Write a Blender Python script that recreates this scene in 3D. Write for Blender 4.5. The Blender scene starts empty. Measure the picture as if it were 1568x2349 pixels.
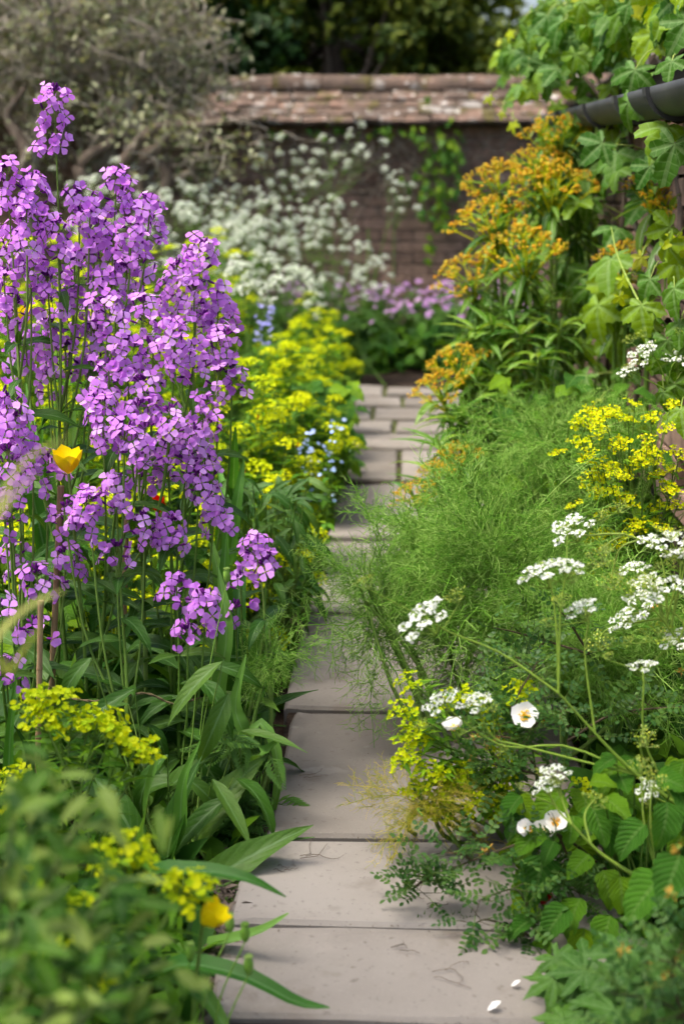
import bpy, math
import numpy as np
from mathutils import Matrix

# ------------------------------------------------------------------ camera, sky, sun, exposure
scene = bpy.context.scene
RNG = np.random.default_rng(11)
CAM_H = 1.10
F_PX = 3262.5                      # 50 mm lens, 36 mm frame height, 2349 units high
PITCH = math.atan(744.5 / F_PX)
YAW = math.atan(137.0 / F_PX)
CAM = np.array([0.0, 0.0, CAM_H])
FWD = np.array([-math.sin(YAW) * math.cos(PITCH), math.cos(YAW) * math.cos(PITCH), -math.sin(PITCH)])
RGT = np.array([math.cos(YAW), math.sin(YAW), 0.0])
UPV = np.cross(RGT, FWD)

cam_data = bpy.data.cameras.new("camera")
cam = bpy.data.objects.new("camera", cam_data)
scene.collection.objects.link(cam)
m = Matrix.Identity(4)
for i in range(3):
    m[i][0], m[i][1], m[i][2], m[i][3] = RGT[i], UPV[i], -FWD[i], CAM[i]
cam.matrix_world = m
cam_data.sensor_fit = 'VERTICAL'
cam_data.sensor_height = 36.0
cam_data.lens = 50.0
cam_data.clip_start = 0.05
cam_data.clip_end = 600.0
cam_data.dof.use_dof = True
cam_data.dof.focus_distance = 2.55
cam_data.dof.aperture_fstop = 3.4
scene.camera = cam

SUN_EL, SUN_AZ = math.radians(66), math.radians(-112)     # azimuth from +Y towards +X
world = bpy.data.worlds.new("World")
scene.world = world
world.use_nodes = True
wn = world.node_tree
bg = wn.nodes["Background"]
sky = wn.nodes.new("ShaderNodeTexSky")
sky.sky_type = 'NISHITA'
sky.sun_disc = False
sky.sun_elevation = SUN_EL
sky.sun_rotation = SUN_AZ
sky.air_density = 1.0
sky.dust_density = 6.0
sky.ozone_density = 0.6
bg.inputs[1].default_value = 0.10
wn.links.new(sky.outputs[0], bg.inputs[0])

sun_data = bpy.data.lights.new("sun", 'SUN')
sun_data.energy = 1.5
sun_data.angle = math.radians(30)
sun_data.color = (1.0, 0.95, 0.86)
sun = bpy.data.objects.new("sun", sun_data)
scene.collection.objects.link(sun)
sd = np.array([math.sin(SUN_AZ) * math.cos(SUN_EL), math.cos(SUN_AZ) * math.cos(SUN_EL), math.sin(SUN_EL)])
from mathutils import Vector
sun.rotation_euler = Vector(sd).to_track_quat('Z', 'Y').to_euler()
sun.location = (0, 0, 6)

scene.view_settings.view_transform = 'Standard'
scene.view_settings.look = 'None'
scene.view_settings.exposure = 1.70
scene.view_settings.gamma = 1.0
scene.view_settings.use_curve_mapping = False
scene.render.engine = 'CYCLES'
scene.cycles.use_denoising = True
scene.cycles.max_bounces = 5
scene.cycles.use_adaptive_sampling = True
scene.cycles.adaptive_threshold = 0.03
scene.cycles.diffuse_bounces = 3
scene.cycles.transmission_bounces = 4
scene.cycles.glossy_bounces = 2
scene.cycles.caustics_reflective = False
scene.cycles.caustics_refractive = False
scene.cycles.sample_clamp_indirect = 6.0

# ------------------------------------------------------------------ helpers
def ray(x, y):
    return FWD + RGT * (x - 784.0) / F_PX - UPV * (y - 1174.5) / F_PX

def W(x, y, Y):
    """point of the place that lies at distance Y down the path on the sight line x, y"""
    d = ray(x, y)
    return CAM + d * (Y / d[1])

def G(x, y, z=0.0):
    d = ray(x, y)
    return CAM + d * ((z - CAM_H) / d[2])

def nrm(a):
    a = np.asarray(a, float)
    return a / (np.linalg.norm(a, axis=-1, keepdims=True) + 1e-12)

def basis(d, n):
    """columns: side, along, normal (works on single vectors and on arrays)"""
    y = nrm(d)
    n = np.asarray(n, float)
    z = nrm(n - (n * y).sum(-1, keepdims=True) * y + 1e-6)
    x = np.cross(y, z)
    return np.stack([x, y, z], -1)

def U(a, b, n=None):
    return RNG.uniform(a, b, n)

def rdir(n=None):
    v = RNG.normal(size=(3,) if n is None else (n, 3))
    return nrm(v)

class MB:
    """collects faces and builds them as one mesh"""
    def __init__(self):
        self.v, self.fi, self.fs, self.fm, self.t, self.l = [], [], [], [], [], []
        self.n = 0
    def add(self, geo, mat=0, tint=0.0):
        v, faces, lf = geo
        v = np.asarray(v, float)
        if lf is None:
            lf = np.zeros((len(v), 2))
        self.v.append(v); self.l.append(lf)
        self.t.append(np.full(len(v), tint) if np.isscalar(tint) else tint)
        for f in faces:
            f = np.asarray(f, int)
            if f.size == 0: continue
            self.fi.append((f + self.n).ravel())
            self.fs.append(np.full(len(f), f.shape[1], int))
            self.fm.append(np.full(len(f), mat, int))
        self.n += len(v)
        return self
    def mesh(self, name, mats, smooth=True):
        me = bpy.data.meshes.new(name)
        v = np.concatenate(self.v).astype(np.float32)
        fi = np.concatenate(self.fi).astype(np.int32); fs = np.concatenate(self.fs).astype(np.int32)
        me.vertices.add(len(v)); me.vertices.foreach_set("co", v.ravel())
        me.loops.add(len(fi)); me.loops.foreach_set("vertex_index", fi)
        me.polygons.add(len(fs))
        me.polygons.foreach_set("loop_start", (np.cumsum(fs) - fs).astype(np.int32))
        for mm in (mats if isinstance(mats, (list, tuple)) else [mats]):
            me.materials.append(mm)
        me.polygons.foreach_set("material_index", np.concatenate(self.fm).astype(np.int32))
        me.polygons.foreach_set("use_smooth", np.full(len(fs), smooth))
        a = me.attributes.new("tint", 'FLOAT', 'POINT'); a.data.foreach_set("value", np.concatenate(self.t).astype(np.float32))
        l = np.concatenate(self.l).astype(np.float32)
        a = me.attributes.new("lf", 'FLOAT2', 'POINT'); a.data.foreach_set("vector", l.ravel())
        me.update(calc_edges=True); me.validate()
        return me

COL = scene.collection
def thing(name, label, cat, base, group=None, kind=None):
    o = bpy.data.objects.new(name, None)
    o.location = tuple(base); o.empty_display_size = 0.05
    o["label"] = label; o["category"] = cat
    if group: o["group"] = group
    if kind: o["kind"] = kind
    COL.objects.link(o)
    return o

def put(name, me, parent=None, loc=(0, 0, 0), R=None, s=1.0, kind=None, origin=None):
    """one object; loc and R are in the place's own axes"""
    o = bpy.data.objects.new(name, me)
    M4 = np.eye(4)
    M4[:3, :3] = (np.eye(3) if R is None else R) * s
    base = np.zeros(3) if parent is None else np.array(parent.location if origin is None else origin)
    M4[:3, 3] = np.asarray(loc, float) - base
    if parent is not None: o.parent = parent
    o.matrix_basis = Matrix(M4.tolist())
    if kind: o["kind"] = kind
    COL.objects.link(o)
    return o

def tag(o, label, cat, group=None, kind=None):
    o["label"] = label; o["category"] = cat
    if group: o["group"] = group
    if kind: o["kind"] = kind
    return o

# ---- shapes
def grid_faces(nr, nc):
    i = np.arange(nr * nc).reshape(nr, nc)
    return np.stack([i[:-1, :-1], i[:-1, 1:], i[1:, 1:], i[1:, :-1]], -1).reshape(-1, 4)

def curve(P, n=8):
    """smooth curve through control points"""
    P = np.asarray(P, float)
    k = len(P)
    if k == 2:
        t = np.linspace(0, 1, n)[:, None]
        return P[0] * (1 - t) + P[1] * t
    Q = np.vstack([2 * P[0] - P[1], P, 2 * P[-1] - P[-2]])
    out = []
    for t in np.linspace(0, k - 1, n):
        i = min(int(t), k - 2); u = t - i
        a, b, c, d = Q[i], Q[i + 1], Q[i + 2], Q[i + 3]
        out.append(0.5 * (2 * b + (c - a) * u + (2 * a - 5 * b + 4 * c - d) * u * u + (3 * b - a - 3 * c + d) * u ** 3))
    return np.array(out)

def tube(P, r, sides=5, cap=True):
    P = np.asarray(P, float); n = len(P)
    r = np.broadcast_to(np.asarray(r, float), (n,)) if np.ndim(r) == 0 else np.asarray(r, float)
    if len(r) != n: r = np.interp(np.linspace(0, 1, n), np.linspace(0, 1, len(r)), r)
    T = np.gradient(P, axis=0); T = nrm(T)
    ref = np.array([0.31, 0.17, 0.93]) if abs(T[0] @ np.array([0.31, 0.17, 0.93])) < 0.9 else np.array([1.0, 0, 0])
    A = nrm(np.cross(T, ref)); B = np.cross(T, A)
    ang = np.arange(sides) * 2 * math.pi / sides
    V = P[:, None] + r[:, None, None] * (A[:, None] * np.cos(ang)[None, :, None] + B[:, None] * np.sin(ang)[None, :, None])
    i = np.arange(n * sides).reshape(n, sides)
    j = np.roll(i, -1, 1)
    q = np.stack([i[:-1], j[:-1], j[1:], i[1:]], -1).reshape(-1, 4)
    V = V.reshape(-1, 3)
    lf = np.repeat(np.linspace(0, 1, n), sides); lf = np.stack([lf * 0, lf], -1)
    return V, [q], lf

def xf(geo, R=None, loc=(0, 0, 0), s=1.0):
    v, f, l = geo
    v = np.asarray(v) * s
    if R is not None: v = v @ np.asarray(R).T
    return v + np.asarray(loc), f, l

def leaf(L=1.0, Wd=0.3, shape='lance', n=7, m=5, fold=0.25, curl=0.6, wave=0.0, teeth=0.0, twist=0.0, seed=0):
    """leaf from the origin along +y, upper face +z"""
    rg = np.random.default_rng(seed)
    s = np.linspace(0, 1, n)
    if shape == 'lance': w = np.sin(np.pi * s ** 0.72) ** 1.0
    elif shape == 'ovate': w = np.sin(np.pi * np.clip(s, 0, 1) ** 0.52) ** 0.8
    elif shape == 'oval': w = np.sin(np.pi * s ** 0.95) ** 0.7
    elif shape == 'strap': w = np.minimum(1, (0.55 + 1.4 * s)) * np.clip((1 - s) / 0.45, 0, 1) ** 0.55
    elif shape == 'obovate': w = np.sin(np.pi * s ** 1.6) ** 0.75
    w = np.clip(w, 0.0, 1); w[0] = max(w[0], 0.06); w[-1] = max(w[-1], 0.015)
    w = w * Wd / 2
    u = np.linspace(-1, 1, m)
    ang = curl * s
    ds = L / (n - 1)
    y = np.concatenate([[0], np.cumsum(np.cos(ang[1:]) * ds)])
    z = -np.concatenate([[0], np.cumsum(np.sin(ang[1:]) * ds)])
    ww = w[:, None] * np.ones(m)
    if teeth > 0:
        ww = ww.copy(); ww[1:-1:2, 0] *= 1 - teeth; ww[1:-1:2, -1] *= 1 - teeth
    X = u[None, :] * ww
    lift = fold * np.abs(u)[None, :] * w[:, None] + wave * Wd * np.sin(s * 15 + rg.uniform(0, 6))[:, None] * (u[None, :] * np.abs(u[None, :]))
    if twist: 
        tw = twist * s
        X, lift = X * np.cos(tw)[:, None] - lift * np.sin(tw)[:, None], X * np.sin(tw)[:, None] + lift * np.cos(tw)[:, None]
    nn = np.stack([np.zeros(n), np.sin(ang), np.cos(ang)], -1)
    V = np.stack([X, np.repeat(y[:, None], m, 1), np.repeat(z[:, None], m, 1)], -1) + lift[..., None] * nn[:, None, :]
    lf = np.stack([np.repeat(u[None], n, 0), np.repeat(s[:, None], m, 1)], -1)
    return V.reshape(-1, 3), [grid_faces(n, m)], lf.reshape(-1, 2)

def lobed(R=1.0, lobes=((-128, .55), (-64, .82), (0, 1.0), (64, .82), (128, .55)), sinus=0.5, nseg=48, teeth=0.08, droop=0.25, pucker=0.05, seed=0, sharp=1.0, gap=158):
    """palmate leaf, stalk end at the origin, tip along +y"""
    rg = np.random.default_rng(seed)
    a = np.radians(np.linspace(-gap, gap, nseg))
    la = np.radians([l[0] for l in lobes]); lr = np.array([l[1] for l in lobes]) * rg.uniform(.92, 1.08, len(lobes))
    step = np.min(np.diff(la)) / 2
    dist = np.abs(a[:, None] - la[None, :])
    k = dist.argmin(1); q = np.clip(dist.min(1) / step, 0, 1)
    r = lr[k] * ((1 - sinus) * (1 - q ** sharp) + sinus) 
    r = r * np.clip((math.radians(gap + 14) - np.abs(a)) / math.radians(40), 0.25, 1)
    r[1::2] *= 1 - teeth
    r *= rg.uniform(.97, 1.03, nseg)
    rings = np.array([0.0, 0.3, 0.6, 0.82, 1.0])
    rr = rings[:, None] * r[None] * R
    X = rr * np.sin(a)[None]; Y = rr * np.cos(a)[None]
    rel = rr / R
    Z = -droop * R * rel ** 2 * (0.6 + 0.5 * np.cos(a)[None] ** 2) + pucker * R * np.cos(np.pi * q)[None] * rel * -1 + 0.02 * R * rg.normal(size=rr.shape) * rel
    V = np.stack([X, Y, Z], -1).reshape(-1, 3)
    lf = np.stack([np.repeat((q * np.sign(a - la[k]))[None], 5, 0) * rel, rel], -1).reshape(-1, 2)
    return V, [grid_faces(5, nseg)], lf

def disc(r, n=7, cup=0.3, sx=1.0):
    a = np.arange(n) * 2 * math.pi / n
    V = np.vstack([[0, 0, 0], np.stack([r * np.cos(a) * sx, r * np.sin(a), np.full(n, cup * r)], -1)])
    i = np.arange(n)
    lf = np.vstack([[0, 0], np.stack([np.zeros(n), np.ones(n)], -1)])
    return V, [np.stack([np.zeros(n, int), i + 1, (i + 1) % n + 1], -1)], lf

def ball(r, sx=1, sy=1, sz=1, nu=6, nv=4):
    th = np.linspace(0, np.pi, nv + 1)
    ph = np.arange(nu) * 2 * np.pi / nu
    V = np.stack([np.outer(np.sin(th), np.cos(ph)) * sx, np.outer(np.sin(th), np.sin(ph)) * sy, np.repeat(-np.cos(th)[:, None], nu, 1) * sz], -1) * r
    i = np.arange((nv + 1) * nu).reshape(nv + 1, nu); j = np.roll(i, -1, 1)
    q = np.stack([i[:-1], j[:-1], j[1:], i[1:]], -1).reshape(-1, 4)
    return V.reshape(-1, 3), [q], None

def octa(r, sz=1.0):
    V = np.array([[1, 0, 0], [0, 1, 0], [-1, 0, 0], [0, -1, 0], [0, 0, sz], [0, 0, -sz]]) * r
    Fc = np.array([[0, 1, 4], [1, 2, 4], [2, 3, 4], [3, 0, 4], [1, 0, 5], [2, 1, 5], [3, 2, 5], [0, 3, 5]])
    return V, [Fc], None

def scatter(mb, tmpl, pos, d, n, s, mat=0, tint=None):
    """many copies of one small shape joined into one mesh"""
    tv, tf, tl = tmpl
    N = len(pos)
    if N == 0: return
    Rm = basis(d, n)
    s = np.broadcast_to(s, (N,))
    V = np.einsum('nij,kj->nki', Rm, tv) * s[:, None, None] + pos[:, None]
    k = len(tv)
    off = (np.arange(N) * k)[:, None, None]
    faces = [(np.asarray(f)[None] + off).reshape(-1, f.shape[1]) for f in tf]
    lf = np.tile(tl if tl is not None else np.zeros((k, 2)), (N, 1))
    if tint is None: tint = RNG.uniform(0, 1, N)
    mb.add((V.reshape(-1, 3), faces, lf), mat, np.repeat(tint, k))

def box(lx, ly, lz, bev=0.0, jit=0.0, seed=0):
    """block with chamfered top edges, centred, top at +lz/2"""
    rg = np.random.default_rng(seed)
    a, b, c = lx / 2, ly / 2, lz / 2
    def ring(x, y, z): return [[-x, -y, z], [x, -y, z], [x, y, z], [-x, y, z]]
    V = np.array(ring(a, b, -c) + ring(a, b, c - bev) + ring(a - bev, b - bev, c))
    if jit: V = V + rg.normal(size=V.shape) * jit
    Fc = [[3, 2, 1, 0]]
    for o in (0, 4):
        for i in range(4):
            j = (i + 1) % 4
            Fc.append([o + i, o + j, o + 4 + j, o + 4 + i])
    Fc.append([8, 9, 10, 11])
    return V, [np.array(Fc)], None

# ------------------------------------------------------------------ materials
def new_mat(name):
    mt = bpy.data.materials.new(name); mt.use_nodes = True
    nt = mt.node_tree
    for n in list(nt.nodes): nt.nodes.remove(n)
    out = nt.nodes.new("ShaderNodeOutputMaterial")
    return mt, nt, out
def nd(nt, typ, **kw):
    n = nt.nodes.new(typ)
    for k, v in kw.items(): setattr(n, k, v)
    return n
def mth(nt, op, a, b=None, c=None):
    n = nd(nt, "ShaderNodeMath", operation=op)
    for i, x in enumerate((a, b, c)):
        if x is None: continue
        if isinstance(x, (int, float)): n.inputs[i].default_value = x
        else: nt.links.new(x, n.inputs[i])
    return n.outputs[0]
def ramp(nt, fac, stops):
    n = nd(nt, "ShaderNodeValToRGB")
    e = n.color_ramp.elements
    while len(e) < len(stops): e.new(0.5)
    for el, (p, c) in zip(e, stops):
        el.position = p; el.color = (*c, 1)
    nt.links.new(fac, n.inputs[0])
    return n.outputs[0]
def mix(nt, fac, a, b, mode='MIX'):
    n = nd(nt, "ShaderNodeMix", data_type='RGBA', blend_type=mode)
    for s, x in ((n.inputs[0], fac), (n.inputs[6], a), (n.inputs[7], b)):
        if isinstance(x, (int, float)): s.default_value = x
        elif isinstance(x, tuple): s.default_value = (*x, 1)
        else: nt.links.new(x, s)
    return n.outputs[2]

def sat(c, k=1.22):
    l = .3 * c[0] + .6 * c[1] + .1 * c[2]
    return tuple(max(.004, min(.92, l + (x - l) * k)) for x in c)

def leaf_mat(name, cols, trans=0.35, rough=0.5, spec=0.35, vein=0.0, veins=8.0, vcol=(0.35, 0.45, 0.2), mid=0.0, noise=0.25, nscale=60.0, bump=0.0, tcol=None, edge=None):
    """cols: dark, middle, light natural variants picked per leaf"""
    cols = [sat(c_) for c_ in cols]; spec *= .4
    mt, nt, out = new_mat(name)
    oi = nd(nt, "ShaderNodeObjectInfo"); at = nd(nt, "ShaderNodeAttribute", attribute_name="tint"); al = nd(nt, "ShaderNodeAttribute", attribute_name="lf")
    t = mth(nt, 'FRACT', mth(nt, 'ADD', oi.outputs["Random"], at.outputs["Fac"]))
    c = ramp(nt, t, [(0.0, cols[0]), (0.5, cols[1]), (1.0, cols[2])])
    tc = nd(nt, "ShaderNodeTexCoord")
    nz = nd(nt, "ShaderNodeTexNoise"); nz.inputs["Scale"].default_value = nscale; nz.inputs["Detail"].default_value = 3
    nt.links.new(tc.outputs["Object"], nz.inputs["Vector"])
    k = mth(nt, 'MULTIPLY_ADD', nz.outputs[0], 2 * noise, 1 - noise)
    c = mix(nt, 1.0, c, k, 'MULTIPLY')
    sep = nd(nt, "ShaderNodeSeparateXYZ"); nt.links.new(al.outputs["Vector"], sep.inputs[0])
    au = mth(nt, 'ABSOLUTE', sep.outputs[0])
    height = None
    if edge is not None:
        c = mix(nt, mth(nt, 'MULTIPLY', mth(nt, 'POWER', sep.outputs[1], 2.0), 0.8), c, edge)
    if vein > 0:
        fr = mth(nt, 'FRACT', mth(nt, 'MULTIPLY_ADD', au, -0.28 * veins, mth(nt, 'MULTIPLY', sep.outputs[1], veins)))
        tri = mth(nt, 'ABSOLUTE', mth(nt, 'SUBTRACT', fr, 0.5))           # 0 .. 0.5, veins at 0.5
        vm = mth(nt, 'MULTIPLY', mth(nt, 'SMOOTH_MAX', mth(nt, 'MULTIPLY_ADD', tri, 8.0, -3.1), 0.0, 0.1), vein)
        vm = mth(nt, 'MINIMUM', vm, 1.0)
        c = mix(nt, vm, c, vcol)
        height = mth(nt, 'MULTIPLY', tri, -2.0)
    if mid > 0:
        mm_ = mth(nt, 'MULTIPLY', mth(nt, 'LESS_THAN', au, 0.09), mid)
        c = mix(nt, mm_, c, vcol)
    p = nd(nt, "ShaderNodeBsdfPrincipled")
    nt.links.new(c, p.inputs["Base Color"])
    p.inputs["Roughness"].default_value = rough
    p.inputs["Specular IOR Level"].default_value = spec
    if bump > 0:
        b = nd(nt, "ShaderNodeBump"); b.inputs["Strength"].default_value = bump; b.inputs["Distance"].default_value = 0.002
        h = nz.outputs[0] if height is None else mth(nt, 'ADD', height, nz.outputs[0])
        nt.links.new(h, b.inputs["Height"]); nt.links.new(b.outputs[0], p.inputs["Normal"])
    tr = nd(nt, "ShaderNodeBsdfTranslucent")
    nt.links.new(mix(nt, 1.0, c, tcol or (1.5, 1.35, 0.6), 'MULTIPLY'), tr.inputs["Color"])
    ms = nd(nt, "ShaderNodeMixShader"); ms.inputs[0].default_value = trans
    nt.links.new(p.outputs[0], ms.inputs[1]); nt.links.new(tr.outputs[0], ms.inputs[2])
    nt.links.new(ms.outputs[0], out.inputs[0])
    return mt

def solid_mat(name, cols, rough=0.7, spec=0.3, nscale=20.0, bump=0.3, dist=0.004, stretch=(1, 1, 1), spots=None, metal=0.0, coords="Object", detail=6):
    """solid surface: noise between colours, optional patches [(scale, threshold, colour, amount)]"""
    mt, nt, out = new_mat(name)
    oi = nd(nt, "ShaderNodeObjectInfo")
    tc = nd(nt, "ShaderNodeTexCoord"); mp = nd(nt, "ShaderNodeMapping"); mp.inputs["Scale"].default_value = stretch
    nt.links.new(tc.outputs[coords], mp.inputs[0])
    add = nd(nt, "ShaderNodeVectorMath", operation='MULTIPLY_ADD')
    cb = nd(nt, "ShaderNodeCombineXYZ")
    for i in range(3): nt.links.new(oi.outputs["Random"], cb.inputs[i])
    nt.links.new(cb.outputs[0], add.inputs[0]); add.inputs[1].default_value = (37.0, 17.0, 53.0) if coords == "Object" else (0, 0, 0)
    nt.links.new(mp.outputs[0], add.inputs[2])
    nz = nd(nt, "ShaderNodeTexNoise"); nz.inputs["Scale"].default_value = nscale; nz.inputs["Detail"].default_value = detail; nz.inputs["Roughness"].default_value = 0.62
    nt.links.new(add.outputs[0], nz.inputs["Vector"])
    f = mth(nt, 'ADD', mth(nt, 'MULTIPLY_ADD', nz.outputs[0], 1.8, -0.65), mth(nt, 'MULTIPLY_ADD', oi.outputs["Random"], 0.5, 0.0))
    c = ramp(nt, f, [(i / (len(cols) - 1), cc) for i, cc in enumerate(cols)])
    for sc, th, colr, amt in (spots or []):
        n2 = nd(nt, "ShaderNodeTexNoise"); n2.inputs["Scale"].default_value = sc; n2.inputs["Detail"].default_value = 5
        nt.links.new(add.outputs[0], n2.inputs["Vector"])
        mk = mth(nt, 'MULTIPLY', mth(nt, 'MINIMUM', mth(nt, 'MAXIMUM', mth(nt, 'MULTIPLY', mth(nt, 'SUBTRACT', n2.outputs[0], th), 14.0), 0.0), 1.0), amt)
        c = mix(nt, mk, c, colr)
    p = nd(nt, "ShaderNodeBsdfPrincipled")
    nt.links.new(c, p.inputs["Base Color"]); p.inputs["Roughness"].default_value = rough
    p.inputs["Specular IOR Level"].default_value = spec; p.inputs["Metallic"].default_value = metal
    if bump:
        b = nd(nt, "ShaderNodeBump"); b.inputs["Strength"].default_value = bump; b.inputs["Distance"].default_value = dist
        nt.links.new(nz.outputs[0], b.inputs["Height"]); nt.links.new(b.outputs[0], p.inputs["Normal"])
    nt.links.new(p.outputs[0], out.inputs[0])
    return mt

M = {}
M['soil'] = solid_mat("soil", [(.012, .008, .006), (.035, .024, .017), (.07, .05, .035)], 0.95, 0.1, 25, 1.0, 0.02, coords="Object")
M['slab'] = solid_mat("sandstone", [(.150, .134, .115), (.198, .179, .156), (.248, .228, .202)], 0.85, 0.15, 2.2, 0.45, 0.004,
                      spots=[(60, .64, (.10, .085, .07), .55), (7, .58, (.145, .122, .10), .6), (150, .64, (.08, .07, .06), .4), (420, .62, (.32, .29, .26), .5), (4, .6, (.29, .262, .23), .45), (22, .62, (.17, .15, .125), .5), (13, .65, (.33, .315, .28), .45), (1.6, .52, (.135, .12, .10), .45)])
M['brick'] = solid_mat("old_brick", [(.12, .08, .063), (.22, .145, .11), (.32, .215, .165)], 0.9, 0.15, 18, 0.6, 0.006, spots=[(7, .62, (.19, .17, .15), .5)])
M['mortar'] = solid_mat("mortar", [(.08, .068, .058), (.15, .13, .11)], 0.95, 0.1, 30, 0.5, 0.004)
M['tile'] = solid_mat("clay_tile", [(.05, .038, .03), (.11, .078, .06), (.20, .122, .088)], 0.88, 0.15, 7, 0.8, 0.008,
                      spots=[(6, .57, (.30, .285, .26), .7), (5, .54, (.075, .065, .018), .85), (14, .62, (.52, .51, .47), .85), (30, .6, (.06, .045, .04), .6)])
M['lead'] = solid_mat("weathered_iron", [(.018, .02, .02), (.04, .043, .042), (.07, .075, .065)], 0.6, 0.35, 14, 0.3, 0.003, stretch=(1, .25, 1))
M['cane'] = solid_mat("cane", [(.20, .12, .06), (.29, .18, .095), (.36, .24, .13)], 0.5, 0.4, 40, 0.2, 0.002, stretch=(6, 6, 1))
M['twine'] = solid_mat("twine", [(.10, .075, .04), (.22, .17, .09)], 0.9, 0.1, 200, 0.6, 0.002)
M['bark'] = solid_mat("bark", [(.05, .038, .03), (.11, .085, .065), (.18, .15, .115)], 0.9, 0.15, 25, 0.9, 0.01, stretch=(1, 1, .3))
M['greybark'] = solid_mat("lichened_bark", [(.09, .075, .058), (.22, .19, .15), (.40, .37, .30)], 0.9, 0.15, 20, 0.8, 0.008, spots=[(9, .62, (.27, .14, .06), .5)])
M['wood'] = solid_mat("dark_timber", [(.02, .015, .012), (.05, .038, .03)], 0.8, 0.2, 15, 0.4, 0.004, stretch=(1, .1, 1))

M['moss'] = solid_mat("joint_moss", [(.03, .04, .012), (.06, .075, .02), (.09, .10, .035)], 0.95, 0.1, 60, 0.8, 0.004)
M['stem'] = leaf_mat("green_stem", [(.09, .16, .04), (.14, .22, .065), (.19, .27, .09)], 0.05, 0.5, 0.3, nscale=90)
M['paledstem'] = leaf_mat("pale_stem", [(.20, .30, .08), (.28, .36, .12), (.34, .40, .16)], 0.05, 0.5, 0.3, nscale=90)
M['darkstem'] = leaf_mat("dark_stem", [(.035, .05, .02), (.06, .045, .03), (.08, .06, .035)], 0.0, 0.6, 0.3)
M['petal'] = leaf_mat("purple_petal", [(.48, .20, .59), (.60, .30, .71), (.75, .48, .84)], 0.35, 0.6, 0.2, noise=0.12, tcol=(1.25, .9, 1.25), nscale=120)
M['petal_dark'] = leaf_mat("deep_purple", [(.07, .012, .11), (.12, .022, .16), (.17, .04, .2)], 0.1, 0.6, 0.2, tcol=(1.2, .8, 1.2))
M['rocket_leaf'] = leaf_mat("rocket_leaf", [(.026, .070, .014), (.046, .105, .022), (.088, .155, .038)], 0.3, 0.42, 0.45, vein=.25, veins=7, vcol=(.12, .22, .08), mid=.6, bump=.25)
M['bract'] = leaf_mat("lime_bract", [(.43, .53, .015), (.58, .64, .02), (.70, .71, .03)], 0.35, 0.55, 0.25, noise=.15, tcol=(1.15, 1.15, .6))
M['bract2'] = leaf_mat("lime_green_bract", [(.30, .42, .02), (.42, .50, .025), (.55, .58, .03)], 0.35, 0.55, 0.25, noise=.15, tcol=(1.2, 1.15, .6))
M['spurge_leaf'] = leaf_mat("spurge_leaf", [(.06, .15, .025), (.11, .22, .035), (.19, .30, .05)], 0.35, 0.5, 0.35, mid=.4, vcol=(.25, .35, .12))
M['honey_leaf'] = leaf_mat("honey_spurge_leaf", [(.055, .13, .03), (.105, .20, .042), (.19, .29, .065)], 0.3, 0.38, 0.5, mid=.8, vcol=(.42, .52, .3))
M['honey_bud'] = leaf_mat("orange_bud", [(.54, .27, .065), (.58, .38, .09), (.52, .45, .115)], 0.1, 0.5, 0.3, noise=.2, nscale=300, tcol=(1.2, 1.1, .7))
M['honey_ray'] = leaf_mat("yellow_ray", [(.45, .45, .04), (.52, .50, .06), (.55, .55, .09)], 0.15, 0.5, 0.3)
M['vine_leaf'] = leaf_mat("vine_leaf", [(.038, .105, .02), (.088, .18, .032), (.21, .31, .045)], 0.36, 0.45, 0.4, vein=.3, veins=5, vcol=(.26, .40, .16), mid=.35, bump=.35, tcol=(1.5, 1.25, .35))
M['vine_young'] = leaf_mat("young_vine_leaf", [(.30, .42, .06), (.42, .50, .08), (.48, .52, .14)], 0.42, 0.45, 0.4, vein=.3, veins=5, vcol=(.5, .55, .25), tcol=(1.3, 1.2, .5))
M['fennel'] = leaf_mat("fennel_thread", [(.09, .21, .04), (.17, .32, .07), (.36, .50, .18)], 0.2, 0.5, 0.35, noise=.1)
M['fennel_old'] = leaf_mat("bronze_fennel_thread", [(.20, .28, .05), (.40, .38, .09), (.55, .45, .16)], 0.2, 0.6, 0.25, noise=.1)
M['white'] = leaf_mat("white_floret", [(.72, .76, .66), (.80, .82, .75), (.86, .87, .82)], 0.3, 0.6, 0.2, noise=.06, tcol=(1, 1, .95))
M['cream'] = leaf_mat("cream_floret", [(.56, .61, .47), (.66, .70, .57), (.75, .78, .68)], 0.3, 0.6, 0.2, noise=.06, tcol=(1, 1, .9))
M['ray'] = leaf_mat("umbel_ray", [(.13, .21, .05), (.19, .27, .07), (.25, .32, .1)], 0.05, 0.5, 0.3)
M['umbel_green'] = leaf_mat("green_umbel", [(.26, .34, .07), (.34, .40, .10), (.42, .44, .14)], 0.25, 0.6, 0.25)
M['rose_white'] = leaf_mat("rose_petal", [(.82, .82, .78), (.85, .85, .82), (.88, .87, .85)], 0.25, 0.6, 0.2, noise=.04, tcol=(1, 1, 1))
M['stamen'] = leaf_mat("stamen", [(.78, .46, .04), (.82, .55, .06), (.84, .62, .12)], 0.1, 0.6, 0.2, tcol=(1, 1, 1))
M['rose_leaf'] = leaf_mat("burnet_leaflet", [(.026, .068, .018), (.045, .098, .026), (.075, .135, .036)], 0.25, 0.42, 0.45, mid=.3, vcol=(.1, .18, .08))
M['balm_leaf'] = leaf_mat("balm_leaf", [(.04, .11, .022), (.07, .175, .032), (.19, .31, .045)], 0.35, 0.42, 0.4, vein=.4, veins=9, vcol=(.16, .28, .07), mid=.4, bump=.8, nscale=140)
M['geranium_leaf'] = leaf_mat("geranium_leaf", [(.036, .090, .022), (.060, .13, .030), (.095, .18, .042)], 0.3, 0.45, 0.4, vein=.3, veins=5, vcol=(.14, .24, .09), mid=.3, bump=.4)
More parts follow.
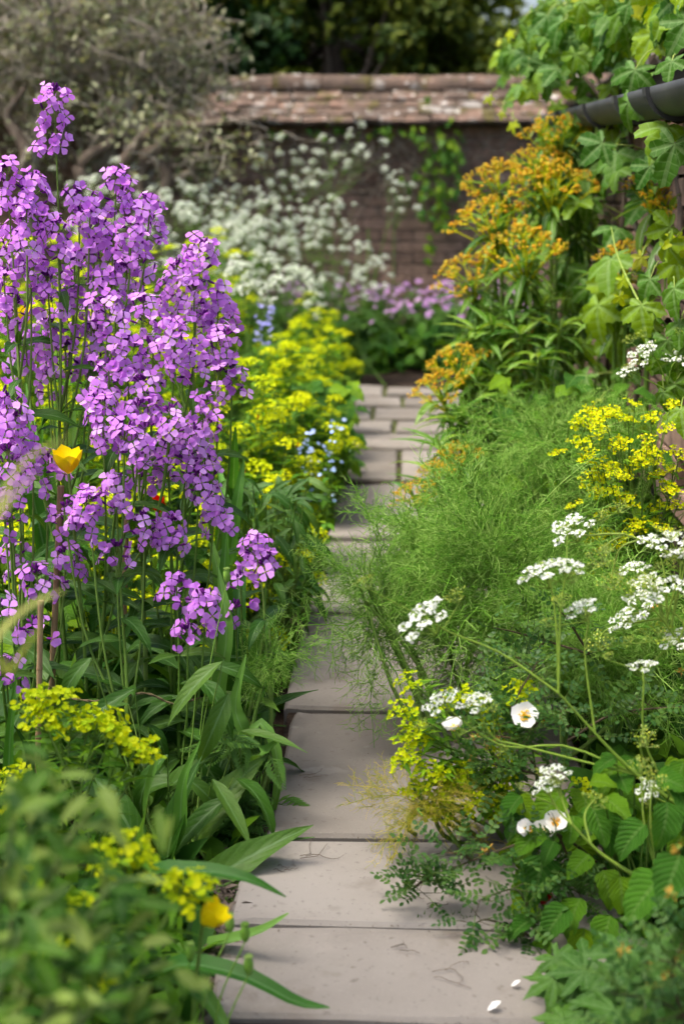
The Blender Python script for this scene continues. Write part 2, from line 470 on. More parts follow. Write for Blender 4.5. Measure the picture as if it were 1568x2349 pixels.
M['mauve'] = leaf_mat("mauve_petal", [(.30, .18, .33), (.38, .23, .40), (.46, .32, .47)], 0.3, 0.6, 0.2, tcol=(1.1, .95, 1.1))
M['blue'] = leaf_mat("blue_petal", [(.30, .40, .66), (.38, .48, .74), (.48, .56, .8)], 0.3, 0.6, 0.2, tcol=(1, 1, 1))
M['tulip_yellow'] = leaf_mat("yellow_petal", [(.84, .68, .012), (.87, .73, .015), (.9, .78, .02)], 0.15, 0.4, 0.4, noise=.06, tcol=(1.1, 1, .6))
M['red'] = leaf_mat("red_petal", [(.4, .015, .012), (.5, .02, .015), (.55, .06, .02)], 0.25, 0.45, 0.4, tcol=(1.2, .9, .9))
M['strap_leaf'] = leaf_mat("strap_leaf", [(.042, .115, .026), (.075, .175, .038), (.15, .27, .08)], 0.32, 0.4, 0.45, mid=.25, vcol=(.25, .4, .2), nscale=30)
M['sage_leaf'] = leaf_mat("grey_green_leaf", [(.018, .062, .010), (.06, .135, .018), (.24, .31, .10)], 0.32, 0.5, 0.35, mid=.4, vcol=(.35, .42, .2))
M['low_leaf'] = leaf_mat("undergrowth_leaf", [(.022, .06, .014), (.045, .11, .022), (.10, .19, .035)], 0.3, 0.5, 0.35)
M['hedge_dark'] = leaf_mat("yew_foliage", [(.008, .022, .008), (.018, .042, .012), (.035, .065, .018)], 0.15, 0.55, 0.3)
M['hedge_olive'] = leaf_mat("olive_foliage", [(.020, .038, .010), (.048, .072, .016), (.105, .125, .03)], 0.25, 0.55, 0.3)
M['grey_leaf'] = leaf_mat("grey_leaf", [(.06, .078, .04), (.18, .20, .12), (.40, .41, .28)], 0.2, 0.6, 0.25)
M['dry_leaf'] = leaf_mat("dry_leaf", [(.30, .17, .06), (.42, .27, .09), (.5, .36, .14)], 0.25, 0.6, 0.2)
M['straw'] = leaf_mat("pale_grass", [(.30, .36, .08), (.40, .42, .14), (.46, .46, .22)], 0.4, 0.6, 0.2, tcol=(1.1, 1.1, .8))
M['violet'] = leaf_mat("violet_petal", [(.20, .20, .50), (.27, .27, .58), (.36, .36, .64)], 0.3, 0.6, 0.2, tcol=(1, 1, 1))
M['pod'] = leaf_mat("poppy_pod", [(.14, .26, .06), (.18, .31, .08), (.22, .35, .10)], 0.1, 0.45, 0.4)

# ------------------------------------------------------------------ ground and path
gm = MB()
xs = np.concatenate([[-300, -60, -20], np.linspace(-6, 6, 61), [20, 60, 300]])
ys = np.concatenate([[-300, -40, -8], np.linspace(-1, 14, 76), [30, 80, 300]])
GX, GY = np.meshgrid(xs, ys)
gz = 0.02 * np.sin(GX * 9.1 + np.sin(GY * 7)) + 0.015 * np.sin(GY * 13 + GX * 5)
inpath = (GX > -0.55) & (GX < 0.8)
gz = np.where(inpath, -0.03, gz * 0.5 + 0.0)
gm.add((np.stack([GX, GY, gz], -1).reshape(-1, 3), [grid_faces(len(ys), len(xs))], None))
g = put("ground", gm.mesh("ground", M['soil'])); g["kind"] = "structure"

PX0, PX1 = -0.24, 0.35
path = put("path", MB().add(box(PX1 - PX0 - .02, 8.8, 0.068, 0.003), 0).mesh("path", M['soil']), None, ((PX0 + PX1) / 2, 4.3, 0.0))
path["kind"] = "structure"
SL_T = 0.045
def slab(x0, x1, y0, y1, seed, lean=0.0):
    """flagstone with slightly uneven, worn edges"""
    rg = np.random.default_rng(seed)
    nx, ny = 9, 7
    def edge(n): return np.cumsum(rg.normal(size=n)) * 0.0017 + rg.normal(size=n) * .0012
    ex0, ex1, ey0, ey1 = edge(ny), edge(ny), edge(nx), edge(nx)
    b = 0.006
    fx = np.concatenate([[0, b / (x1 - x0)], np.linspace(0.06, .94, nx - 4), [1 - b / (x1 - x0), 1]])
    fy = np.concatenate([[0, b / (y1 - y0)], np.linspace(0.1, .9, ny - 4), [1 - b / (y1 - y0), 1]])
    FX, FY = np.meshgrid(fx, fy)
    X = (x0 + ex0)[:, None] * (1 - FX) + (x1 + ex1)[:, None] * FX
    Yy = (y0 + ey0)[None] * (1 - FY) + (y1 + ey1)[None] * FY
    Z = np.full(X.shape, SL_T) + rg.normal(size=X.shape) * 0.0007
    Z[0] -= .006; Z[-1] -= .006; Z[:, 0] -= .006; Z[:, -1] -= .006
    tilt = rg.normal(size=2) * 0.004
    Z += (FX - .5) * tilt[0] + (FY - .5) * (tilt[1] - lean)
    top = np.stack([X, Yy, Z], -1)
    V = top.reshape(-1, 3)
    per = np.concatenate([np.arange(nx), (np.arange(1, ny)) * nx + nx - 1, (ny - 1) * nx + np.arange(nx - 2, -1, -1), np.arange(ny - 2, 0, -1) * nx])
    low = V[per].copy(); low[:, 2] = 0.002
    k = len(V); n = len(per)
    i = np.arange(n); j = (i + 1) % n
    side = np.stack([per[j], per[i], k + i, k + j], -1)
    return np.vstack([V, low]), [grid_faces(ny, nx), side], None
rows_y = [2900, 2560, 2345, 2122, 1921, 1626, 1408, 1235, 1100, 1027, 991, 960, 931, 906, 882]
row_Y = [G(700, y, SL_T)[1] for y in rows_y]
splits = {8: -.003, 10: -.03, 11: -.135, 12: .009, 13: -.086, 7: .09}      # where a second joint divides the row
k = 0
def add_slab(a, b, y0, y1):
    global k
    k += 1
    gap = 0.0048 if y0 < 3.2 else 0.009
    v, f, l = slab(a + gap, b - gap, y0 + gap, y1 - gap, 100 + k, 0.0 if y0 < 3.2 else .011)
    c = np.array([(a + b) / 2, (y0 + y1) / 2, 0])
    put("paving_slab", MB().add((v - c, f, l)).mesh("paving_slab", M['slab'], False), path, c)
for i in range(len(row_Y) - 1):
    y0, y1 = row_Y[i], row_Y[i + 1]
    if i in splits:
        xm = splits[i]
        add_slab(PX0, xm, y0, y1); add_slab(xm, PX1, y0, y1)
    else:
        add_slab(PX0 + U(-.015, .015), PX1 + U(-.02, .02), y0, y1)
PATH_END = row_Y[-1]
jm = MB()
for i, xm in splits.items():
    y0, y1 = row_Y[i], row_Y[i + 1]
    for q in np.linspace(y0 + .02, y1 - .02, 14):
        if RNG.uniform() < .8:
            jm.add(xf(ball(1, .010, .02, .006, 6, 4), None, (xm + RNG.normal() * .003, q, .036)), 0, 0)
put("joint_moss", jm.mesh("joint_moss", M['moss']), path, (0, 0, 0), kind="stuff")

# ------------------------------------------------------------------ garden wall with tiled coping
WY = 9.6
Z_EAVE = W(900, 276, WY - .12)[2]
Z_RIDGE = W(900, 176, WY + .22)[2]
wall = thing("garden_wall", "old brown brick garden wall with mossy clay tile coping behind the flower beds", "wall", (0, WY, 0))
WX0, WX1 = -4.2, 3.6
wm = MB(); wm.add(xf(box(WX1 - WX0, .22, Z_EAVE - .02, .002), None, ((WX0 + WX1) / 2, WY + .125, (Z_EAVE - .02) / 2)))
put("mortar", wm.mesh("mortar", M['mortar']), wall, (0, 0, 0))
brick_me = [MB().add(box(.215, .10, .065, .004, .0016, s)).mesh("brick", M['brick'], False) for s in range(5)]
cells = []
for c_ in range(int(Z_EAVE / .075)):
    x = WX0 + (.112 if c_ % 2 else 0)
    while x < WX1:
        cells.append((x + .1075, .04 + c_ * .075)); x += .225
def vis_rank(c): 
    return abs(c[0] - 0.0) + abs(c[1] - 1.15) * 1.3
cells.sort(key=vis_rank)
for i, (x, z) in enumerate(cells[:300]):
    put("brick", brick_me[i % 5], wall, (x, WY + .048 + U(-.004, .004), z), basis([0, 1, U(-.02, .02)], [U(-.02, .02), 0, 1]))
rest = MB()
for i, (x, z) in enumerate(cells[300:]):
    rest.add(xf(box(.215, .10, .065, .004, .0016, i % 7), None, (x, WY + .048 + U(-.004, .004), z)))
put("brickwork", rest.mesh("brickwork", M['brick'], False), wall, (0, 0, 0), kind="stuff")
# coping: five courses of plain tiles and a row of ridge tiles
y_lo, y_hi = WY - .14, WY + .17
sl = np.array([0, y_hi - y_lo, Z_RIDGE - .07 - Z_EAVE]); sl_len = np.linalg.norm(sl); sl_d = sl / sl_len
sl_n = np.cross([1, 0, 0], sl_d)
def tile_geo(seed):
    rg = np.random.default_rng(seed)
    v, f, l = box(.158, .17, .024, .003, .0018, seed)
    v[:, 2] += -2.0 * (v[:, 0] ** 2) + rg.normal() * .002
    return v, f, l
tile_me = [MB().add(tile_geo(s)).mesh("tile", M['tile'], False) for s in range(6)]
cm = MB()
cv = np.array([[WX0, y_lo + .03, Z_EAVE - .035], [WX1, y_lo + .03, Z_EAVE - .035], [WX1, y_hi, Z_RIDGE - .10], [WX0, y_hi, Z_RIDGE - .10],
               [WX0, y_hi + .3, Z_EAVE - .035], [WX1, y_hi + .3, Z_EAVE - .035]])
cm.add((cv, [np.array([[0, 1, 2, 3], [3, 2, 5, 4], [1, 0, 4, 5]])], None))
put("coping_bed", cm.mesh("coping_bed", M['mortar'], False), wall, (0, 0, 0))
for r in range(4):
    x = WX0 + (.08 if r % 2 else 0)
    while x < WX1:
        c = np.array([0, y_lo, Z_EAVE]) + sl_d * (.05 + r * (sl_len - .06) / 4.0) + sl_n * (.012 + U(-.004, .006) ) + np.array([x, U(-.006, .006), 0])
        Rm = basis(sl_d + sl_n * (-.10 + U(-.03, .03)) + np.array([U(-.04, .04), 0, 0]), sl_n + np.array([U(-.05, .05), 0, 0]))
        put("tile", tile_me[RNG.integers(6)], wall, c, Rm)
        x += .165
def ridge_geo(seed):
    rg = np.random.default_rng(seed)
    a = np.linspace(math.radians(-8), math.radians(188), 9)
    V = []
    for yy in (-.155, .155):
        for rr in (.105, .088):
            V.append(np.stack([np.full(9, yy), -np.cos(a) * rr, np.sin(a) * rr * .8], -1))
    V = np.concatenate(V) + rg.normal(size=(36, 3)) * .0012
    i = np.arange(8)
    q = [np.stack([i, i + 1, i + 19, i + 18], -1), np.stack([i + 10, i + 9, i + 27, i + 28], -1), np.stack([i + 1, i, i + 9, i + 10], -1), np.stack([i + 18, i + 19, i + 28, i + 27], -1)]
    return V, q, None
ridge_me = [MB().add(ridge_geo(s)).mesh("ridge_tile", M['tile'], False) for s in range(4)]
x = WX0
while x < WX1:
    put("ridge_tile", ridge_me[RNG.integers(4)], wall, (x, y_hi + .03, Z_RIDGE - .075 + U(-.008, .008)), basis([U(-.02, .02), 1, U(-.03, .03)], [U(-.03, .03), 0, 1]))
    x += .318

# ------------------------------------------------------------------ low garden building under the vine
gA, gB = W(1249, 271, 6.2), W(1585, 192, 2.95)          # the two ends of the gutter
bx = gA[0] + .13
shed = thing("garden_building", "low brick outbuilding hidden under the grape vine on the right", "building", (bx, 4.4, 0))
by0, by1 = 2.0, 6.3
bh = gA[2] - .03
put("mortar", MB().add(xf(box(.18, by1 - by0, bh, .002), None, (bx + .14, (by0 + by1) / 2, bh / 2))).mesh("mortar", M['mortar'], False), shed, (0, 0, 0))
n_b = 0
for c_ in range(int(bh / .075)):
    y = by0 + (.112 if c_ % 2 else 0)
    while y < by1 - .2:
        if y > 3.3 and c_ > 3:
            put("brick", brick_me[n_b % 5], shed, (bx + .01 + U(-.003, .003), y + .11, .04 + c_ * .075), basis([-1, U(-.02, .02), 0], [0, 0, 1])); n_b += 1
        y += .225
rp = np.array([bx - .06, (by0 + by1) / 2, bh + .055])
rfm = MB().add(xf(box(1.2, by1 - by0 + .08, .02, .003), basis([0, 1, 0], [-.47, 0, .88]), rp + np.array([.88, 0, .47]) * .6))
roof = put("roof", rfm.mesh("roof", M['wood'], False), shed, (0, 0, 0))
for r in range(7):
    for q in np.arange(by0 + (.08 if r % 2 else 0), by1, .166):
        c = np.array([rp[0], q, rp[2]]) + np.array([.88, 0, .47]) * (.06 + r * .16) + np.array([-.47, 0, .88]) * (.030 + U(-.003, .003))
        put("tile", tile_me[RNG.integers(6)], roof, c, basis([.84, U(-.03, .03), .54 - .13], [-.47, U(-.03, .03), .88]), 1.0, origin=(0, 0, 0))
put("fascia", MB().add(xf(box(.025, by1 - by0, .12, .003), None, (bx - .035, (by0 + by1) / 2, bh + .02))).mesh("fascia", M['wood'], False), shed, (0, 0, 0))
gut = thing("roof_gutter", "weathered grey half-round gutter with collars under the vine leaves", "gutter", gA)
def half_round(P, r_out, t, lip=0.006, sides=13):
    P = np.asarray(P); T = nrm(P[-1] - P[0]); S = nrm(np.cross(T, [0, 0, 1])); Z = np.cross(S, T)
    a = np.linspace(math.pi, 2 * math.pi, sides)
    prof = [(r_out * np.cos(x), r_out * np.sin(x)) for x in a]
    prof += [((r_out - t) * np.cos(x), (r_out - t) * np.sin(x)) for x in a[::-1]]
    prof = np.array(prof); n = len(prof)
    V = (P[:, None] + prof[None, :, :1] * S + prof[None, :, 1:] * Z).reshape(-1, 3)
    i = np.arange(len(P) * n).reshape(len(P), n); j = np.roll(i, -1, 1)
    q = np.stack([i[:-1], j[:-1], j[1:], i[1:]], -1).reshape(-1, 4)
    h = np.arange(sides - 1)
    caps = [np.stack([o + h, o + h + 1, o + n - 2 - h, o + n - 1 - h], -1) for o in (0, (len(P) - 1) * n)]
    return V, [q] + caps, None
gd = nrm(gB - gA); gl = np.linalg.norm(gB - gA)
put("trough", MB().add(half_round(curve([gA, gA + gd * gl * .5, gB + gd * .6], 14), .060, .005)).mesh("trough", M['lead']), gut, (0, 0, 0))
for fr in (.12, .36, .60, .80, .95):
    c = gA + gd * gl * fr
    put("collar", MB().add(half_round([c - gd * .022, c + gd * .022], .069, .012)).mesh("collar", M['lead'], False), gut, (0, 0, 0))
    put("bracket", MB().add(tube(curve([c + [.075, 0, .02], c + [.03, 0, -.062], c + [-.02, 0, -.066]], 5), .006, 4)).mesh("bracket", M['wood']), gut, (0, 0, 0))

# ------------------------------------------------------------------ trees behind the wall, and one unseen tree added for shade
quad_leaf = leaf(1.0, .55, 'lance', 3, 3, .25, .3)
def crown_tree(name, label, base, rad, zc, mat, n, lsize, trunk_r, clumps, group=None, bare=.0, seed=0):
    rg = np.random.default_rng(seed)
    base = np.asarray(base, float)
    t = thing(name, label, "tree", base, group)
    cen = base + [0, 0, zc]
    tm = MB()
    tp = curve([base - [0, 0, .1], base + [.05, .02, zc * .5], cen + [0, 0, rad[2] * .4]], 9)
    tm.add(tube(tp, [trunk_r, trunk_r * .75, trunk_r * .25], 8))
    cl = []
    for i in range(clumps):
        d = nrm(rg.normal(size=3)); rr = rg.uniform(.35, 1) ** .6
        c = cen + d * rr * np.array(rad)
        cl.append((c, rg.uniform(.5, 1.15) * rad[0] * .36))
        if i % 3 == 0:
            st = tp[int(rg.integers(3, 8))]
            tm.add(tube(curve([st, (st + c) / 2 + rg.normal(size=3) * .08 + [0, 0, .05], c], 6), [trunk_r * .3, trunk_r * .05], 5))
    put("trunk", tm.mesh("trunk", M['bark']), t, (0, 0, 0))
    cmb = MB()
    per = n // clumps
    for c, r in cl:
        dd = nrm(rg.normal(size=(per, 3))); pos = c + dd * (rg.uniform(.2, 1, per) ** .5 * r)[:, None] * np.array([1, 1, .72])
        nn = nrm(dd * .6 + np.array([0, 0, .8]) + rg.normal(size=(per, 3)) * .45)
        d = nrm(np.cross(nn, rg.normal(size=(per, 3))) + np.array([0, 0, -.3]))
        scatter(cmb, quad_leaf, pos, d, nn, rg.uniform(.7, 1.3, per) * lsize, 0, np.clip(rg.normal(rg.uniform(.2, .8), .2, per), 0, .999))
    put("crown", cmb.mesh("crown", mat), t, (0, 0, 0))
    return t
crown_tree("yew_tree", "dark yew tree behind the wall beyond the grey tangled tree", W(330, 100, 11.2) * [1, 1, 0], (1.15, .8, 1.6), 2.0, M['hedge_dark'], 15000, .11, .14, 60, seed=1)
crown_tree("conifer", "blackish conifer with reddish trunk behind the left end of the coping", W(520, 100, 11.8) * [1, 1, 0], (.75, .7, 1.7), 2.3, M['hedge_dark'], 11000, .11, .11, 44, seed=2)
crown_tree("clipped_tree", "olive green tree behind the middle of the tiled coping", W(760, 100, 11.3) * [1, 1, 0], (1.0, .8, 1.45), 2.0, M['hedge_olive'], 18000, .085, .12, 74, seed=3)
crown_tree("clipped_tree", "olive tree behind the wall right of the middle, sky beside it", W(1010, 100, 11.5) * [1, 1, 0], (.72, .7, 1.05), 1.75, M['hedge_olive'], 13000, .085, .12, 60, seed=4)
crown_tree("clipped_tree", "darker tree behind the wall above the vine covered roof", W(1260, 140, 11.9) * [1, 1, 0], (.95, .7, .75), 1.6, M['hedge_dark'], 11000, .09, .12, 50, seed=5)
crown_tree("added_shade_tree", "unseen leafy tree added beyond the left edge to shade the near slabs", (-1.3, 1.2, 0), (.56, .55, .5), 2.85, M['hedge_olive'], 5200, .09, .07, 34, seed=8)  # invented tree out of view, put here to shade the nearest slabs
crown_tree("far_tree", "paler tree far behind the hedge under the gap of sky", W(700, 60, 15.5) * [1, 1, 0], (2.2, 1.0, 2.2), 2.4, M['hedge_olive'], 16000, .15, .2, 60, seed=6)
crown_tree("far_tree", "dark evergreen far behind the yew at upper left", W(120, 60, 14.5) * [1, 1, 0], (2.4, 1.0, 2.6), 2.6, M['hedge_dark'], 16000, .15, .2, 60, seed=7)

# ------------------------------------------------------------------ grey tangled tree in front of the wall
def grey_tree():
    rg = np.random.default_rng(21)
    base = W(200, 470, 8.7) * [1, 1, 0]
    t = thing("grey_tangled_tree", "old grey tree with gnarled trunks and dense tangled twigs at left", "tree", base)
    cen = W(120, 120, 8.7)
    rad = np.array([1.05, .72, .52])
    tm = MB(); lim = MB(); ends = []
    bases = [W(330, 520, 8.5) * [1, 1, 0], W(55, 500, 8.6) * [1, 1, 0], W(190, 500, 8.8) * [1, 1, 0], W(-150, 500, 8.7) * [1, 1, 0]]
    for bi, b in enumerate(bases):
        for k_ in range(3):
            tgt = cen + np.array([(b - base)[0] * .9 + rg.normal() * .45, rg.normal() * .4, rg.uniform(-.15, .3)])
            P = [b - [0, 0, .05]]
            for f in (.3, .5, .68, .85, 1.0):
                p = b * (1 - f) + tgt * f + rg.normal(size=3) * [.10, .08, .04]
                P.append(p)
            P = curve(P, 18)
            r0 = .05 if k_ == 0 else .032
            tm.add(tube(P, [r0, r0 * .8, r0 * .45], 7)); ends += [P[i] for i in range(8, 18, 2)]
    # crooked limbs reaching to the right, in front of the wall
    for a, b_, c, d in (((350, 520), (385, 400), (330, 350), (470, 310)), ((350, 520), (320, 440), (345, 350), (420, 340)), ((300, 430), (380, 330), (450, 340), (560, 310)), ((280, 380), (350, 300), (440, 290), (600, 270)), ((40, 430), (60, 350), (20, 270), (60, 200)), ((220, 450), (180, 380), (260, 320), (250, 240))):
        Y = 7.95 + rg.normal() * .08
        P = curve([W(*a, Y), W(*b_, Y), W(*c, Y + .05), W(*d, Y)], 14)
        lim.add(tube(P, [.038, .032, .014], 7)); ends += [P[i] for i in (5, 8, 11, 13)]
    put("trunk", tm.mesh("trunk", M['greybark']), t, (0, 0, 0))
    put("limb", lim.mesh("limb", M['bark']), t, (0, 0, 0))
    tw = MB(); tips = []
    N = 1700
    for i in range(N):
        if i % 6 == 0:
            e = ends[rg.integers(len(ends))]; p = e + rg.normal(size=3) * .12
        else:
            d = nrm(rg.normal(size=3)); p = cen + d * rad * rg.uniform(.25, 1) ** .45
            if d[2] < -.5: p[2] += .15
        dirn = nrm(rg.normal(size=3) * [1, .8, .6] + (p - cen) * .5)
        L = rg.uniform(.12, .34)
        P = [p]
        for s in range(4):
            dirn = nrm(dirn + rg.normal(size=3) * .45); P.append(P[-1] + dirn * L / 4)
        tw.add(tube(P, [rg.uniform(.004, .009), .0025], 3), 0, rg.uniform()); tips += P[1:]
        if i % 2 == 0:
            for _ in range(2):
                q = P[rg.integers(1, 4)]; dd = nrm(dirn + rg.normal(size=3) * .9)
                tw.add(tube([q, q + dd * .05, q + dd * .09 + rg.normal(size=3) * .02], [.003, .0012], 3), 0, rg.uniform())
    for i in range(170):
        d = nrm(rg.normal(size=3)); p = cen + d * rad * rg.uniform(.3, .95)
        dirn = nrm(np.cross(d, rg.normal(size=3)) + [.3, -.1, .1]); P = [p]
        for s in range(7):
            dirn = nrm(dirn + rg.normal(size=3) * .3 + [0, 0, -.06]); P.append(P[-1] + dirn * rg.uniform(.06, .11))
        tw.add(tube(curve(P, 16), [rg.uniform(.007, .012), .003], 4), 0, rg.uniform())
    put("twigs", tw.mesh("twigs", M['greybark']), t, (0, 0, 0), kind="stuff")
    lm = MB(); tips = np.array(tips)
    n = 14000
    seeds = tips[rg.integers(len(tips), size=420)]
    pos = seeds[rg.integers(420, size=n)] + rg.normal(size=(n, 3)) * [.085, .085, .06]
    nn = nrm(rg.normal(size=(n, 3)) + [0, 0, .7]); d = nrm(rg.normal(size=(n, 3)))
    cl = .5 + .5 * np.sin(pos[:, 0] * 9) * np.sin(pos[:, 2] * 11 + 1) 
    scatter(lm, quad_leaf, pos, d, nn, rg.uniform(.025, .055, n), 0, np.clip(cl + rg.normal(size=n) * .2, 0, .999))
    put("crown", lm.mesh("crown", M['grey_leaf']), t, (0, 0, 0))
grey_tree()

# ------------------------------------------------------------------ climber on the wall
def wall_climber():
    rg = np.random.default_rng(5)
    Y = WY - .07
    t = thing("wall_climber", "green leafy climber hanging down the brick wall below the coping", "climber", W(1000, 700, Y) * [1, 1, 0])
    oval = leaf(1, .62, 'ovate', 5, 3, .2, .5)
    lme = [MB().add(leaf(1, w, 'ovate', 5, 3, .2, c)).mesh("leaf", M['vine_leaf']) for w, c in ((.62, .5), (.7, .2))]
    spots = [(1000, 400, 45, 100, 85), (1030, 340, 30, 45, 35), (940, 300, 40, 20, 12), (740, 292, 60, 14, 7), (870, 295, 50, 14, 8), (640, 300, 30, 12, 5), (1010, 510, 18, 22, 10), (985, 570, 14, 45, 9), (1000, 440, 40, 60, 30)]
    for cx, cy, sx, sy, n in spots:
        for _ in range(n):
            p = W(cx + rg.normal() * sx * .6, cy + rg.normal() * sy * .55, Y - rg.uniform(0, .12))
            put("leaf", lme[rg.integers(2)], t, p, basis([rg.normal() * .6, -.3, -1 + rg.normal() * .4], [rg.normal() * .4, -1, .6]), rg.uniform(.04, .068))
    sm = MB()
    for _ in range(90):
        x0, y0 = rg.uniform(600, 1220), rg.uniform(290, 420)
        P = [W(x0, y0, Y)]
        a = rg.uniform(-1.2, 1.2)
        for s in range(5):
            x0 += 38 * math.sin(a) + rg.normal() * 10; y0 += abs(40 * math.cos(a)) * (1 if rg.uniform() < .8 else -.6); a += rg.normal() * .35
            P.append(W(x0, y0, Y - rg.uniform(0, .06)))
        sm.add(tube(curve(P, 12), [.006, .004, .002], 4), 0, rg.uniform())
    put("stem", sm.mesh("stem", M['greybark']), t, (0, 0, 0))
wall_climber()

# ------------------------------------------------------------------ undergrowth on the beds
def ground_cover(name, label, n, xf_, yr, zmax, mat, tmpl, smin, smax, seed):
    rg = np.random.default_rng(seed)
    y = yr[0] + (yr[1] - yr[0]) * rg.uniform(size=n) ** 1.2
    lo, hi = xf_(y)
    x = lo + (hi - lo) * rg.uniform(size=n)
    hmap = .55 + .45 * np.sin(x * 7 + seed) * np.sin(y * 6 + seed * 2)
    edge = np.clip(np.minimum(np.abs(x - lo), np.abs(x - hi)) / .25, .35, 1)
    z = zmax * hmap * edge * rg.uniform(0, 1, n) ** .7
    pos = np.stack([x, y, z], -1)
    nn = nrm(rg.normal(size=(n, 3)) * .55 + [0, -.1, 1]); d = nrm(rg.normal(size=(n, 3)) + [0, 0, .25])
    mb = MB(); scatter(mb, tmpl, pos, d, nn, rg.uniform(smin, smax, n), 0, np.clip(rg.normal(.45, .25, n), 0, .999))
    tag(put(name, mb.mesh(name, mat)), label, "ground cover", kind="stuff")
lv3 = leaf(1, .38, 'lance', 5, 3, .25, .7)
lv4 = leaf(1, .6, 'ovate', 5, 3, .2, .6)
one = np.ones_like
ground_cover("undergrowth", "dark leafy undergrowth filling the left bed beside the path", 9000, lambda y: (-.62 - .23 * y, -.26 + 0 * y), (1.2, 8.6), .34, M['low_leaf'], lv3, .05, .11, 1)
ground_cover("undergrowth", "dark leafy undergrowth filling the right bed below the vine", 5000, lambda y: (.36 + 0 * y, .66 + .03 * y), (1.3, 6.6), .34, M['low_leaf'], lv4, .04, .085, 2)
ground_cover("undergrowth", "green undergrowth at the foot of the far brick wall", 5000, lambda y: (-3.4 + 0 * y, 2.4 + 0 * y), (8.3, 9.45), .40, M['low_leaf'], lv4, .06, .11, 3)

# ------------------------------------------------------------------ purple dame's rocket
def rocket_flower(seed, op=0.0):
    rg = np.random.default_rng(seed)
    mb = MB()
    for k_ in range(4):
        a = k_ * math.pi / 2 + rg.normal() * .13
        v, f, l = leaf(.0135, .0122, 'obovate', 5, 3, .12 * rg.normal(), rg.uniform(-.2, .75), seed=seed + k_)
        v[:, 1] += .0012
        tilt = rg.normal() * .22 + op
        Rm = basis([math.cos(a), math.sin(a), tilt], [0, 0, 1])
        mb.add((v @ Rm.T, f, l), 0, rg.uniform(-.08, .08) % 1)
    mb.add(tube([[0, 0, -.011], [0, 0, -.004], [0, 0, .0006]], [.0014, .0021, .0015], 5), 1)
    mb.add(tube([[0, 0, -.026], [.0015, 0, -.018], [0, 0, -.010]], [.0006, .0006, .0009], 4), 2)
    mb.add(xf(octa(.0016), None, (0, 0, .0012)), 3)
    return mb.mesh("flower", [M['petal'], M['petal_dark'], M['stem'], M['umbel_green']])
FL = [rocket_flower(s, (0, .1, -.2, .25, 0, .8, 1.6, -.5)[s]) for s in range(8)]
def bud_geo(seed):
    rg = np.random.default_rng(seed); mb = MB()
    for _ in range(11):
        d = nrm(rg.normal(size=3) * [.5, .5, .2] + [0, 0, .8]); p = d * rg.uniform(.006, .014)
        mb.add(xf(ball(.0024, 1, 1, 2.1, 5, 3), basis(np.cross(d, [1, .3, 0]), d), p), 0, rg.uniform())
        mb.add(tube([[0, 0, -.006], p], [.0006, .0006], 3), 1)
    return mb.mesh("bud_cluster", [M['petal_dark'], M['stem']])
BUD = [bud_geo(s) for s in range(3)]
RL = [MB().add(leaf(1, w, 'lance', 9, 5, fo, cu, wave=wv, teeth=.05, twist=tw, seed=s)).mesh("leaf", M['rocket_leaf'])
      for s, (w, fo, cu, wv, tw) in enumerate([(.23, .35, .7, .04, .3), (.26, .2, 1.1, .06, -.4), (.20, .4, .3, .03, .2), (.25, .3, 1.5, .05, .5)])]

def raceme(t, mb, top, axis, length, nf, rg, size=1.0):
    axis = nrm(axis)
    e1 = nrm(np.cross(axis, [.3, .9, .1])); e2 = np.cross(axis, e1)
    a = rg.uniform(0, 6)
    for i in range(nf):
        f = (i + .5) / nf
        a += 2.4 + rg.normal() * .25
        rad = e1 * math.cos(a) + e2 * math.sin(a)
        el = math.radians(62 * (1 - f) ** 1.2 - 8 + rg.normal() * 12)
        d = nrm(rad * math.cos(el) + axis * math.sin(el))
        p0 = top - axis * (length * .78 * f ** 1.1)
        s = size * rg.uniform(.86, 1.18)
        p = p0 + d * (.026 * s * rg.uniform(.85, 1.15))
        face = nrm(d + np.array([0, -.3, .25]) + rg.normal(size=3) * .32)
        put("flower", FL[rg.integers(8)], t, p, basis(np.cross(face, rdir()), face), s)
    put("bud_cluster", BUD[rg.integers(3)], t, top + axis * .004, basis(e1, axis), size)

